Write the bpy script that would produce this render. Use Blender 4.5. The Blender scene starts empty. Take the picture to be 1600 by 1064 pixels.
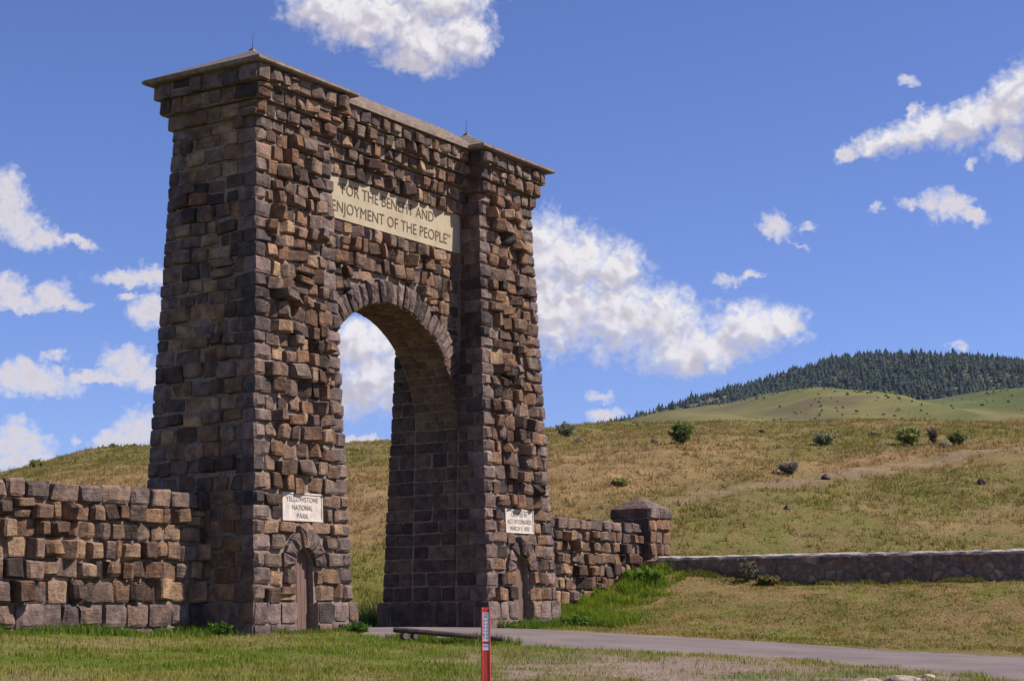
import bpy, bmesh, math, random
import numpy as np
from mathutils import Vector, Matrix, Quaternion
from mathutils.geometry import tessellate_polygon

R = math.radians
scene = bpy.context.scene
COL = scene.collection

# ------------------------------------------------------------------ camera
cam_data = bpy.data.cameras.new('camera')
cam_data.sensor_width = 36.0
cam_data.lens = 2712.12 / 1600 * 36
cam_data.clip_start = 0.5
cam_data.clip_end = 9000
cam = bpy.data.objects.new('camera', cam_data)
COL.objects.link(cam)
PITCH, ROLL, EYE = 0.15275415, -0.01198288, 0.542675
cam.matrix_world = (Matrix.Translation((0, 0, EYE)) @ Matrix.Rotation(math.pi / 2 + PITCH, 4, 'X')
                    @ Matrix.Rotation(ROLL, 4, 'Z'))
scene.camera = cam

# ------------------------------------------------------------------ sun, sky, exposure
SUN_AZ, SUN_EL = R(91), R(46)          # azimuth clockwise from +Y
SUN = Vector((math.sin(SUN_AZ) * math.cos(SUN_EL), math.cos(SUN_AZ) * math.cos(SUN_EL), math.sin(SUN_EL)))
sun_data = bpy.data.lights.new('sun', 'SUN')
sun_data.energy = 5.0
sun_data.angle = R(0.5)
sun_data.color = (1.0, 0.93, 0.84)
sun_ob = bpy.data.objects.new('sun', sun_data)
sun_ob.rotation_euler = SUN.to_track_quat('Z', 'Y').to_euler()
COL.objects.link(sun_ob)

scene.view_settings.view_transform = 'Standard'
scene.view_settings.look = 'None'
scene.view_settings.exposure = 0.42
scene.view_settings.gamma = 1.0
scene.view_settings.use_curve_mapping = False
scene.render.engine = 'CYCLES'
scene.cycles.use_denoising = True
scene.cycles.max_bounces = 4
scene.cycles.diffuse_bounces = 2
scene.cycles.transparent_max_bounces = 8

world = bpy.data.worlds.new('World')
scene.world = world
world.use_nodes = True
world.cycles.sampling_method = 'MANUAL'
world.cycles.sample_map_resolution = 512

# clouds in the sky: centre azimuth / elevation (degrees), radii, tilt
CLOUDS = [(-6.01, 19.51, 1.772, 0.827, 0), (-4.26, 19.24, 2.6, 1.063, 0), (-3.06, 18.63, 2.009, 1.063, -20), (-1.63, 18.74, 1.3, 1.063, 20), (-3.39, 17.91, 1.182, 0.52, 0), (-2.28, 19.86, 1.891, 0.945, 0), (16.85, 15.9, 1.418, 0.898, 30), (15.4, 15.32, 1.654, 0.756, 25), (13.75, 15.04, 1.772, 0.662, 12), (12.6, 14.78, 1.182, 0.425, 10), (11.33, 14.43, 0.591, 0.331, 20), (13.36, 15.58, 0.591, 0.189, 50), (16.56, 14.42, 0.945, 0.52, 15), (15.22, 13.92, 0.331, 0.236, 0), (18.25, 15.96, 1.891, 1.418, 20), (13.37, 16.59, 0.52, 0.236, -20), (14.4, 12.61, 0.898, 0.52, -15), (15.13, 12.24, 0.591, 0.284, -25), (13.33, 12.76, 0.591, 0.236, 0), (12.02, 12.7, 0.331, 0.213, 0), (1.11, 11.52, 1.3, 1.536, 0), (2.29, 11.29, 1.536, 1.3, 0), (3.47, 11.06, 1.063, 1.063, -40), (1.51, 9.83, 2.127, 1.654, 0), (3.43, 9.58, 1.891, 1.654, 0), (5.13, 9.33, 1.418, 1.182, -20), (6.06, 8.36, 2.245, 0.898, 5), (7.87, 9.04, 1.654, 0.898, 0), (8.82, 9.11, 1.063, 0.662, -10), (8.87, 12.26, 0.662, 0.425, -25), (9.91, 12.13, 0.284, 0.213, 0), (9.75, 11.57, 0.378, 0.142, -20), (7.08, 10.53, 0.567, 0.26, -15), (7.82, 10.61, 0.709, 0.213, 20), (-5.01, 8.61, 1.418, 1.063, 0), (-4.48, 7.56, 1.654, 1.182, 0), (-5.32, 6.93, 1.182, 0.709, 0), (-3.63, 8.19, 1.418, 1.418, 0), (-4.9, 5.46, 1.063, 0.236, 0), (-16.48, 13.29, 0.662, 0.827, -10), (-16.15, 12.3, 0.945, 0.591, 0), (-15.54, 11.92, 0.945, 0.425, 0), (-14.53, 11.8, 0.945, 0.213, -8), (-16.76, 12.77, 0.945, 0.709, 0), (-16.38, 10.16, 0.591, 0.52, 0), (-15.18, 10.0, 0.827, 0.473, 15), (-14.67, 9.81, 0.945, 0.236, 0), (-16.17, 9.76, 0.945, 0.284, 0), (-12.56, 10.65, 1.3, 0.307, 0), (-11.74, 10.72, 0.709, 0.425, 0), (-11.82, 9.62, 0.827, 0.52, 0), (-12.55, 10.04, 0.591, 0.165, 0), (-14.93, 8.06, 0.614, 0.236, 15), (-15.5, 7.34, 1.418, 0.52, -8), (-16.1, 7.42, 0.827, 0.591, 0), (-14.01, 7.57, 0.827, 0.284, 0), (-12.5, 7.81, 0.993, 0.709, -15), (-11.88, 7.51, 0.709, 0.52, 0), (-13.2, 7.44, 1.418, 0.189, 0), (-16.13, 5.4, 1.063, 0.662, 0), (-15.92, 4.79, 1.182, 0.52, 0), (-15.35, 5.51, 0.52, 0.213, 0), (-14.2, 5.48, 0.331, 0.213, 0), (-13.26, 5.53, 0.425, 0.378, 0), (-12.25, 5.81, 1.182, 0.709, 20), (2.95, 6.85, 0.52, 0.236, 0), (3.04, 6.17, 0.662, 0.284, 5), (14.56, 8.14, 0.378, 0.189, 0)]


class NT:
    """small helper to wire node trees"""
    def __init__(self, tree):
        self.t = tree
    def n(self, kind, **kw):
        nd = self.t.nodes.new(kind)
        for k, v in kw.items():
            setattr(nd, k, v)
        return nd
    def link(self, a, b):
        self.t.links.new(a, b)
    def put(self, sock, v):
        if isinstance(v, bpy.types.NodeSocket):
            self.t.links.new(v, sock)
        elif v is not None:
            sock.default_value = v
    def math(self, op, a, b=None, c=None, clamp=False):
        nd = self.n('ShaderNodeMath', operation=op, use_clamp=clamp)
        for i, v in enumerate((a, b, c)):
            if v is not None:
                self.put(nd.inputs[i], v)
        return nd.outputs[0]
    def vec(self, op, a, b=None, scale=None):
        nd = self.n('ShaderNodeVectorMath', operation=op)
        self.put(nd.inputs[0], a)
        if b is not None:
            self.put(nd.inputs[1], b)
        if scale is not None:
            self.put(nd.inputs['Scale'], scale)
        return nd.outputs['Value'] if op in ('LENGTH', 'DOT_PRODUCT') else nd.outputs[0]
    def noise(self, v, scale, detail=3, rough=0.55, dist=0.0, color=False):
        nd = self.n('ShaderNodeTexNoise')
        nd.inputs['Scale'].default_value = scale
        nd.inputs['Detail'].default_value = detail
        nd.inputs['Roughness'].default_value = rough
        nd.inputs['Distortion'].default_value = dist
        if v is not None:
            self.link(v, nd.inputs['Vector'])
        return nd.outputs['Color'] if color else nd.outputs['Fac']
    def rng(self, v, a, b, c=0.0, d=1.0, kind='SMOOTHSTEP'):
        nd = self.n('ShaderNodeMapRange', interpolation_type=kind)
        self.put(nd.inputs['Value'], v)
        for k, x in (('From Min', a), ('From Max', b), ('To Min', c), ('To Max', d)):
            self.put(nd.inputs[k], x)
        return nd.outputs['Result']
    def mix(self, f, a, b, blend='MIX'):
        nd = self.n('ShaderNodeMix', data_type='RGBA', blend_type=blend)
        self.put(nd.inputs[0], f)
        for s, v in ((nd.inputs[6], a), (nd.inputs[7], b)):
            if isinstance(v, tuple) and len(v) == 3:
                v = v + (1.0,)
            self.put(s, v)
        return nd.outputs[2]
    def ramp(self, f, stops, mode='LINEAR'):
        nd = self.n('ShaderNodeValToRGB')
        nd.color_ramp.interpolation = mode
        el = nd.color_ramp.elements
        while len(el) < len(stops):
            el.new(0.5)
        for e, (p, c) in zip(el, stops):
            e.position = p
            e.color = tuple(c) + (1.0,)
        self.link(f, nd.inputs[0])
        return nd.outputs[0]


def cloud_group(name, clouds, full):
    """height of the cloud field over (azimuth, elevation, 1): > 0 inside a cloud"""
    g = bpy.data.node_groups.new(name, 'ShaderNodeTree')
    g.interface.new_socket('Vector', in_out='INPUT', socket_type='NodeSocketVector')
    g.interface.new_socket('Fac', in_out='OUTPUT', socket_type='NodeSocketFloat')
    N = NT(g)
    gi = N.n('NodeGroupInput'); go = N.n('NodeGroupOutput')
    P = gi.outputs[0]
    warp = N.noise(P, 0.9, 3 if full else 1, 0.6, color=True)
    PW = N.vec('ADD', P, N.vec('MULTIPLY', N.vec('SUBTRACT', warp, (0.5, 0.5, 0.5)), (1.15, 0.9, 0.0)))
    if full:
        w2 = N.noise(P, 4.2, 4, 0.62, color=True)
        PW = N.vec('ADD', PW, N.vec('MULTIPLY', N.vec('SUBTRACT', w2, (0.5, 0.5, 0.5)), (0.62, 0.5, 0.0)))
    acc = None
    for i, (az, el, ra, re, rot) in enumerate(clouds):
        if i % 10 == 9:          # evaluated in batches, each waiting for the one before
            PW = N.vec('ADD', PW, N.vec('SCALE', (1e-7, 1e-7, 0), scale=acc))
        c, s = math.cos(R(rot)), math.sin(R(rot))
        t1 = N.vec('DOT_PRODUCT', PW, (c / ra, s / ra, -(az * c + el * s) / ra))
        t2 = N.vec('DOT_PRODUCT', PW, (-s / re, c / re, -(-az * s + el * c) / re))
        d = N.math('MULTIPLY_ADD', t1, t1, N.math('MULTIPLY', t2, t2))
        if ra * re < 0.16:       # thin scraps stay half transparent
            d = N.math('ADD', d, 0.30 if ra * re > 0.08 else 0.5)
        acc = d if acc is None else N.math('SMOOTH_MIN', acc, d, 0.3)
    F = N.math('SUBTRACT', 1.0, acc)
    if full:
        # the rest of the sky carries the same kind of scattered cumulus
        sep = N.n('ShaderNodeSeparateXYZ'); N.link(P, sep.inputs[0])
        q = N.vec('MULTIPLY', P, (1.0, 1.9, 1.0))
        far = N.rng(N.noise(q, 0.085, 3, 0.5), 0.52, 0.72, -0.9, 0.75, 'LINEAR')
        off = N.math('MAXIMUM', N.math('SUBTRACT', N.math('ABSOLUTE', sep.outputs[0]), 21.0),
                     N.math('SUBTRACT', sep.outputs[1], 23.0))
        far = N.math('SUBTRACT', far, N.rng(off, 0.0, 4.0, 1.5, 0.0))
        F = N.math('MAXIMUM', F, far)
    F = N.math('MAXIMUM', F, -1.3)
    def billow(scale):
        return N.math('SUBTRACT', N.math('ABSOLUTE', N.math('MULTIPLY_ADD', N.noise(P, scale, 1.0, 0.5), 4.0, -2.0)), 0.45)
    if full:
        F = N.math('MULTIPLY_ADD', billow(1.5), 0.42, F)
        F = N.math('MULTIPLY_ADD', billow(3.6), 0.20, F)
        F = N.math('MULTIPLY_ADD', N.math('SUBTRACT', N.noise(P, 3.2, 6, 0.60, 0.5), 0.5), 1.35, F)
    else:
        F = N.math('MULTIPLY_ADD', billow(1.3), 0.60, F)
        F = N.math('MULTIPLY_ADD', billow(3.2), 0.10, F)
    N.link(F, go.inputs[0])
    return g


def build_world():
    N = NT(world.node_tree)
    world.node_tree.nodes.clear()
    out = N.n('ShaderNodeOutputWorld')
    bg = N.n('ShaderNodeBackground')
    bg.inputs['Strength'].default_value = 0.074
    sky = N.n('ShaderNodeTexSky', sky_type='NISHITA', sun_disc=False)
    sky.sun_elevation = SUN_EL
    sky.sun_rotation = SUN_AZ
    sky.altitude = 1600
    sky.air_density = 1.0
    sky.dust_density = 0.35
    sky.ozone_density = 2.6
    skycol = N.mix(1.0, sky.outputs[0], (0.87, 0.94, 1.42), 'MULTIPLY')
    tc = N.n('ShaderNodeTexCoord')
    sep = N.n('ShaderNodeSeparateXYZ'); N.link(tc.outputs['Generated'], sep.inputs[0])
    az = N.math('MULTIPLY', N.math('ARCTAN2', sep.outputs[0], sep.outputs[1]), 180 / math.pi)
    el = N.math('MULTIPLY', N.math('ARCSINE', sep.outputs[2]), 180 / math.pi)
    cb = N.n('ShaderNodeCombineXYZ'); N.link(az, cb.inputs[0]); N.link(el, cb.inputs[1]); cb.inputs[2].default_value = 1.0
    P = cb.outputs[0]
    def field(G, v):
        g = N.n('ShaderNodeGroup'); g.node_tree = G
        N.link(v, g.inputs[0]); return g.outputs[0]
    F0 = field(cloud_group('cloud_field', CLOUDS, True), P)
    big = [c for c in CLOUDS if c[2] * c[3] > 0.9]
    G1 = cloud_group('cloud_bulk', big, False)
    P1 = N.vec('ADD', P, N.vec('SCALE', (1e-7, 1e-7, 0), scale=F0))
    B0 = field(G1, P1)
    P2 = N.vec('ADD', N.vec('ADD', P, (0.22, 0.40, 0.0)), N.vec('SCALE', (1e-7, 1e-7, 0), scale=B0))
    B1 = field(G1, P2)
    alpha = N.math('MULTIPLY', N.math('POWER', N.rng(F0, -0.42, 0.80, kind='LINEAR'), 1.35), N.rng(el, -0.5, 1.0))
    lit = N.rng(N.math('SUBTRACT', N.math('MAXIMUM', B0, -0.25), N.math('MAXIMUM', B1, -0.25)), -0.5, 0.6, 0.0, 1.0)
    edge = N.rng(F0, 0.2, 1.1, 0.28, 0.0, 'LINEAR')
    shade = N.math('ADD', N.math('MULTIPLY', lit, 0.85), edge)
    ccol = N.ramp(shade, [(0.0, (5.3, 5.05, 5.8)), (0.35, (6.7, 6.35, 6.95)), (0.65, (8.2, 7.85, 8.2)), (1.0, (9.2, 8.9, 9.0))])
    N.link(N.mix(alpha, skycol, ccol), bg.inputs['Color'])
    N.link(bg.outputs[0], out.inputs['Surface'])
build_world()

# ------------------------------------------------------------------ helpers
def tag(o, label=None, cat=None, group=None, kind=None):
    if label: o['label'] = label
    if cat: o['category'] = cat
    if group: o['group'] = group
    if kind: o['kind'] = kind
    return o

def link(name, data, parent=None, M=None):
    o = bpy.data.objects.new(name, data)
    COL.objects.link(o)
    if parent is not None:
        o.parent = parent
    if M is not None:
        o.matrix_basis = M
    return o

def mesh(name, verts, faces, mats=(), smooth=False):
    m = bpy.data.meshes.new(name)
    m.from_pydata([tuple(v) for v in verts], [], faces)
    for x in mats:
        m.materials.append(x)
    if smooth:
        m.polygons.foreach_set('use_smooth', [True] * len(m.polygons))
    m.update()
    return m

def np_mesh(name, V, F, mat, cols=None, smooth=False):
    """V (n,3), F (m,k) arrays -> mesh quickly; cols (n,3) stored as point colour 'col'"""
    m = bpy.data.meshes.new(name)
    V = np.asarray(V, np.float32); F = np.asarray(F, np.int32)
    k = F.shape[1]
    m.vertices.add(len(V)); m.vertices.foreach_set('co', V.ravel())
    m.loops.add(F.size); m.loops.foreach_set('vertex_index', F.ravel())
    m.polygons.add(len(F))
    m.polygons.foreach_set('loop_start', np.arange(len(F), dtype=np.int32) * k)
    if smooth:
        m.polygons.foreach_set('use_smooth', np.ones(len(F), bool))
    m.materials.append(mat)
    m.update(calc_edges=True)
    if cols is not None:
        a = m.attributes.new('col', 'FLOAT_COLOR', 'POINT')
        a.data.foreach_set('color', np.c_[cols, np.ones(len(cols))].astype(np.float32).ravel())
    return m

BOXF = [(0, 3, 2, 1), (4, 5, 6, 7), (0, 1, 5, 4), (1, 2, 6, 5), (2, 3, 7, 6), (3, 0, 4, 7)]
def box_v(x0, x1, y0, y1, z0, z1):
    return [(x0, y0, z0), (x1, y0, z0), (x1, y1, z0), (x0, y1, z0), (x0, y0, z1), (x1, y0, z1), (x1, y1, z1), (x0, y1, z1)]
class MB:
    def __init__(self): self.v, self.f = [], []
    def add(self, v, f):
        b = len(self.v); self.v += list(v); self.f += [tuple(b + i for i in q) for q in f]; return self
    def box(self, *a): return self.add(box_v(*a), BOXF)
    def frustum(self, b, z0, t, z1):
        """b, t = (x0,x1,y0,y1) at z0 / z1"""
        v = [(b[0], b[2], z0), (b[1], b[2], z0), (b[1], b[3], z0), (b[0], b[3], z0),
             (t[0], t[2], z1), (t[1], t[2], z1), (t[1], t[3], z1), (t[0], t[3], z1)]
        return self.add(v, BOXF)
    def tube(self, a, b, r0, r1=None, n=8, cap=True):
        a, b = Vector(a), Vector(b); r1 = r0 if r1 is None else r1
        d = (b - a).normalized()
        x = d.orthogonal().normalized(); y = d.cross(x)
        v = []
        for p, r in ((a, r0), (b, r1)):
            for i in range(n):
                t = 2 * math.pi * i / n
                v.append(p + x * (r * math.cos(t)) + y * (r * math.sin(t)))
        f = [(i, (i + 1) % n, n + (i + 1) % n, n + i) for i in range(n)]
        if cap:
            f += [tuple(range(n - 1, -1, -1)), tuple(range(n, 2 * n))]
        return self.add(v, f)
    def obj(self, name, mat, parent=None, M=None, smooth=False):
        return link(name, mesh(name, self.v, self.f, [mat], smooth), parent, M)

def hashn(ix, iy, seed):
    h = (ix * 374761393 + iy * 668265263 + seed * 1442695041) & 0xFFFFFFFF
    h = ((h ^ (h >> 13)) * 1274126177) & 0xFFFFFFFF
    h = h ^ (h >> 16)
    return (h & 0xFFFFFF) / float(0xFFFFFF)
def vnoise(x, y, seed=0):
    x = np.asarray(x, float); y = np.asarray(y, float)
    ix = np.floor(x).astype(np.int64); iy = np.floor(y).astype(np.int64)
    fx, fy = x - ix, y - iy
    fx = fx * fx * (3 - 2 * fx); fy = fy * fy * (3 - 2 * fy)
    a = hashn(ix, iy, seed); b = hashn(ix + 1, iy, seed)
    c = hashn(ix, iy + 1, seed); d = hashn(ix + 1, iy + 1, seed)
    return (a * (1 - fx) + b * fx) * (1 - fy) + (c * (1 - fx) + d * fx) * fy
def fbm(x, y, seed=0, octv=4, rough=0.5):
    s = 0; a = 1; t = 0; f = 1
    for o in range(octv):
        s = s + a * vnoise(np.asarray(x) * f + 17.3 * o, np.asarray(y) * f - 9.1 * o, seed + o * 31)
        t += a; a *= rough; f *= 2.03
    return s / t

# ------------------------------------------------------------------ materials
def new_mat(name):
    m = bpy.data.materials.new(name)
    m.use_nodes = True
    m.node_tree.nodes.clear()
    N = NT(m.node_tree)
    out = N.n('ShaderNodeOutputMaterial')
    b = N.n('ShaderNodeBsdfPrincipled')
    b.inputs['Roughness'].default_value = 0.9
    b.inputs['Specular IOR Level'].default_value = 0.25
    N.link(b.outputs[0], out.inputs['Surface'])
    return m, N, b, out

def bump(N, b, h, strength, dist):
    bp = N.n('ShaderNodeBump')
    bp.inputs['Strength'].default_value = strength
    bp.inputs['Distance'].default_value = dist
    N.link(h, bp.inputs['Height'])
    N.link(bp.outputs[0], b.inputs['Normal'])

def stone_mat(name, stops, lichen=0.25, bed=0.5, attr=None, gain=1.0, bstr=0.9, tone=(1.04, 0.98, 0.86)):
    m, N, b, out = new_mat(name)
    geo = N.n('ShaderNodeNewGeometry')
    if attr:
        at = N.n('ShaderNodeAttribute', attribute_name=attr); rnd = at.outputs['Fac']
    else:
        oi = N.n('ShaderNodeObjectInfo'); rnd = oi.outputs['Random']
    off = N.vec('SCALE', (13.7, 7.1, 29.3), scale=N.math('MULTIPLY', rnd, 41.0))
    P = N.vec('ADD', geo.outputs['Position'], off)
    stops = [(p, tuple(min(1.0, c * gain * k) for c, k in zip(col, tone))) for p, col in stops]
    base = N.ramp(rnd, stops)
    # each stone: broad mottling, dark weather crust and paler broken faces
    n1 = N.noise(P, 3.2, 4, 0.6)
    base = N.mix(N.rng(n1, 0.30, 0.72, 0.0, 1.0), N.mix(1.0, base, (0.50, 0.46, 0.47), 'MULTIPLY'),
                 N.mix(1.0, base, (1.28, 1.2, 1.12), 'MULTIPLY'))
    n2 = N.noise(P, 17.0, 5, 0.7)
    base = N.mix(N.rng(n2, 0.52, 0.78, 0.0, 0.65), base, N.mix(1.0, base, (1.75, 1.7, 1.65), 'MULTIPLY'))
    base = N.mix(N.rng(n2, 0.46, 0.25, 0.0, 0.7), base, N.mix(1.0, base, (0.42, 0.38, 0.38), 'MULTIPLY'))
    # bedding streaks
    st = N.noise(N.vec('MULTIPLY', P, (1.4, 1.4, 15.0)), 1.0, 3, 0.6, 0.5)
    base = N.mix(N.rng(st, 0.56, 0.74, 0.0, bed), base, N.mix(1.0, base, (0.55, 0.5, 0.48), 'MULTIPLY'))
    # rusty and pale lichen patches of their own
    l1 = N.noise(P, 1.5, 3, 0.6)
    base = N.mix(N.rng(l1, 0.66, 0.74, 0.0, lichen), base, (0.27, 0.105, 0.032))
    l2 = N.noise(N.vec('ADD', P, (9.0, 4.0, 2.0)), 6.0, 4, 0.7)
    base = N.mix(N.rng(l2, 0.64, 0.72, 0.0, lichen), base, (0.34, 0.30, 0.25))
    N.link(base, b.inputs['Base Color'])
    h = N.math('ADD', N.math('MULTIPLY', N.noise(P, 9.0, 5, 0.65), 1.0), N.math('MULTIPLY', n2, 0.45))
    h = N.math('ADD', h, N.math('MULTIPLY', st, 0.35))
    bump(N, b, h, bstr, 0.06)
    b.inputs['Roughness'].default_value = 0.88
    return m

FIELD = [(0.0, (0.045, 0.036, 0.034)), (0.16, (0.105, 0.068, 0.052)), (0.30, (0.20, 0.125, 0.082)), (0.42, (0.125, 0.098, 0.092)),
         (0.54, (0.185, 0.118, 0.075)), (0.64, (0.16, 0.13, 0.122)), (0.74, (0.175, 0.105, 0.07)), (0.83, (0.31, 0.215, 0.14)), (0.92, (0.24, 0.175, 0.135)), (1.0, (0.065, 0.052, 0.052))]
GREY = [(0.0, (0.055, 0.046, 0.047)), (0.3, (0.125, 0.099, 0.096)), (0.55, (0.19, 0.15, 0.142)), (0.75, (0.115, 0.085, 0.078)), (0.9, (0.21, 0.15, 0.12)), (1.0, (0.085, 0.07, 0.07))]
M_FIELD = stone_mat('field_stone', FIELD, 0.45, gain=1.10)
M_QUOIN = stone_mat('corner_stone', GREY, 0.3, 0.25, gain=1.16, tone=(1.03, 0.975, 0.90))
M_FIELD_MASS = stone_mat('field_stone_mass', FIELD, 0.45, attr='rnd', gain=1.10)
M_CORB = stone_mat('corbel_rock', [(0.0, (0.07, 0.055, 0.052)), (0.25, (0.17, 0.135, 0.125)), (0.5, (0.21, 0.16, 0.12)), (0.7, (0.12, 0.092, 0.085)), (0.85, (0.2, 0.11, 0.065)), (1.0, (0.1, 0.08, 0.078))], 0.55, 0.3)
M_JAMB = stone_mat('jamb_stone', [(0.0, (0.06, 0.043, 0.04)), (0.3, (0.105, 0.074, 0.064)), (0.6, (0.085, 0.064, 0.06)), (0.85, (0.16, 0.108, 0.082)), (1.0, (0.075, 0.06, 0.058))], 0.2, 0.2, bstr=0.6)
M_SOFFIT = stone_mat('soffit_rock', [(0.0, (0.12, 0.085, 0.05)), (0.5, (0.19, 0.135, 0.075)), (1.0, (0.10, 0.072, 0.05))], 0.2, 0.3, bstr=0.6)
M_RUBBLE = stone_mat('rubble_stone', [(0.0, (0.09, 0.06, 0.045)), (0.2, (0.16, 0.13, 0.12)), (0.4, (0.14, 0.085, 0.06)), (0.6, (0.20, 0.16, 0.13)), (0.8, (0.11, 0.085, 0.085)), (0.93, (0.27, 0.2, 0.15)), (1.0, (0.2, 0.1, 0.05))], 0.3, 0.2, bstr=0.7, gain=1.5)
M_ROCK = stone_mat('boulder_rock', [(0.0, (0.075, 0.06, 0.06)), (0.6, (0.14, 0.11, 0.105)), (1.0, (0.1, 0.085, 0.082))], 0.25, 0.1)
M_PALE = stone_mat('pale_rock', [(0.0, (0.38, 0.33, 0.30)), (1.0, (0.46, 0.40, 0.36))], 0.0, 0.1)

def simple(name, col, rough=0.85, nscale=8.0, var=0.35, bs=0.3, bd=0.02, spec=0.25, detail=4):
    m, N, b, out = new_mat(name)
    geo = N.n('ShaderNodeNewGeometry')
    n = N.noise(geo.outputs['Position'], nscale, detail, 0.65)
    lo = tuple(c * (1 - var) for c in col); hi = tuple(min(1, c * (1 + var)) for c in col)
    N.link(N.ramp(n, [(0.3, lo), (0.7, hi)]), b.inputs['Base Color'])
    b.inputs['Roughness'].default_value = rough
    b.inputs['Specular IOR Level'].default_value = spec
    if bs:
        bump(N, b, n, bs, bd)
    return m
M_MORTAR = simple('mortar', (0.22, 0.168, 0.125), 0.95, 14, 0.45, 0.6, 0.03)
M_MORTAR_DARK = simple('weathered_mortar', (0.19, 0.145, 0.11), 0.95, 14, 0.4, 0.5, 0.03)
M_COPING = simple('sunlit_coping_mortar', (0.36, 0.30, 0.25), 0.95, 9, 0.35, 0.5, 0.02)  # mortar lightened so the sunlit line on the low wall is in its colour
M_METAL = simple('dark_iron', (0.05, 0.05, 0.055), 0.5, 20, 0.2, 0.0, spec=0.5)

def roof_material():
    m, N, b, out = new_mat('weathered_roof')
    geo = N.n('ShaderNodeNewGeometry')
    oi = N.n('ShaderNodeObjectInfo')
    P = geo.outputs['Position']
    n = N.noise(P, 5.0, 5, 0.7); s = N.noise(N.vec('MULTIPLY', P, (9, 9, 9)), 2.0, 3, 0.6)
    c = N.ramp(n, [(0.28, (0.11, 0.080, 0.066)), (0.5, (0.23, 0.172, 0.135)), (0.75, (0.33, 0.255, 0.205))])
    c = N.mix(N.rng(s, 0.52, 0.68, 0.0, 0.65), c, (0.10, 0.085, 0.065))
    N.link(c, b.inputs['Base Color'])
    bump(N, b, N.math('ADD', n, s), 0.6, 0.03)
    return m
M_ROOF = roof_material()

def panel_material():
    m, N, b, out = new_mat('tan_panel')
    geo = N.n('ShaderNodeNewGeometry')
    P = geo.outputs['Position']
    n = N.noise(P, 2.2, 5, 0.6); s = N.noise(N.vec('MULTIPLY', P, (1.5, 1.5, 12.0)), 1.5, 4, 0.7)
    c = N.ramp(n, [(0.3, (0.36, 0.285, 0.185)), (0.7, (0.45, 0.365, 0.25))])
    c = N.mix(N.rng(s, 0.56, 0.72, 0.0, 0.45), c, (0.33, 0.26, 0.18))
    d = N.noise(P, 30.0, 3, 0.6)
    c = N.mix(N.rng(d, 0.66, 0.74, 0.0, 0.5), c, (0.27, 0.2, 0.14))
    N.link(c, b.inputs['Base Color'])
    bump(N, b, N.math('ADD', n, d), 0.25, 0.01)
    return m
M_PANEL = panel_material()
M_PLAQUE = simple('pale_plaque', (0.53, 0.455, 0.39), 0.8, 5, 0.2, 0.2, 0.01)
M_LETTER = simple('dark_lettering', (0.105, 0.075, 0.045), 0.9, 9, 0.35, 0.0)
M_LETTER2 = simple('worn_lettering', (0.17, 0.13, 0.105), 0.9, 22, 0.45, 0.0)

def door_material():
    m, N, b, out = new_mat('brown_door_wood')
    geo = N.n('ShaderNodeNewGeometry'); oi = N.n('ShaderNodeObjectInfo')
    P = N.vec('ADD', geo.outputs['Position'], N.vec('SCALE', (5, 3, 11), scale=oi.outputs['Random']))
    g = N.noise(N.vec('MULTIPLY', P, (30, 30, 1.6)), 1.0, 4, 0.6)
    c = N.ramp(g, [(0.3, (0.125, 0.070, 0.054)), (0.6, (0.195, 0.112, 0.086)), (0.8, (0.24, 0.15, 0.12))])
    c = N.mix(N.math('MULTIPLY', oi.outputs['Random'], 0.3), c, (0.10, 0.062, 0.052))
    N.link(c, b.inputs['Base Color']); bump(N, b, g, 0.3, 0.01)
    b.inputs['Roughness'].default_value = 0.7
    return m
M_DOOR = door_material()

def colour_attr_material(name, rough=0.9, transl=0.0, nscale=0, nvar=0.3, bs=0.0, dirt=None):
    m, N, b, out = new_mat(name)
    at = N.n('ShaderNodeAttribute', attribute_name='col')
    c = at.outputs['Color']
    geo = N.n('ShaderNodeNewGeometry')
    if nscale:
        n = N.noise(geo.outputs['Position'], nscale, 6, 0.7)
        n3 = N.noise(geo.outputs['Position'], nscale * 0.13, 4, 0.6)
        k = N.math('ADD', N.math('MULTIPLY', n, 0.7), N.math('MULTIPLY', n3, 0.3))
        v = N.rng(k, 0.3, 0.7, 1 - nvar, 1 + nvar, 'LINEAR')
        c = N.vec('SCALE', c, scale=v)
        if bs:
            bump(N, b, n, bs, 0.12)
    N.put(b.inputs['Base Color'], c)
    b.inputs['Roughness'].default_value = rough
    b.inputs['Specular IOR Level'].default_value = 0.15
    if transl:
        t = N.n('ShaderNodeBsdfTranslucent'); N.link(c, t.inputs['Color'])
        mx = N.n('ShaderNodeMixShader'); mx.inputs[0].default_value = transl
        N.link(b.outputs[0], mx.inputs[1]); N.link(t.outputs[0], mx.inputs[2])
        N.link(mx.outputs[0], out.inputs['Surface'])
    return m
M_GROUND = colour_attr_material('earth_and_turf', nscale=6.0, nvar=0.45, bs=0.9)
M_GRASS = colour_attr_material('grass_blades', 0.75, 0.45)
M_LEAF = colour_attr_material('shrub_leaves', 0.8, 0.45)
M_FAR = colour_attr_material('far_grassland', nscale=0.06, nvar=0.28, bs=0.0)
M_NEEDLE = colour_attr_material('conifer_needles', 0.9, 0.0)

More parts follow.
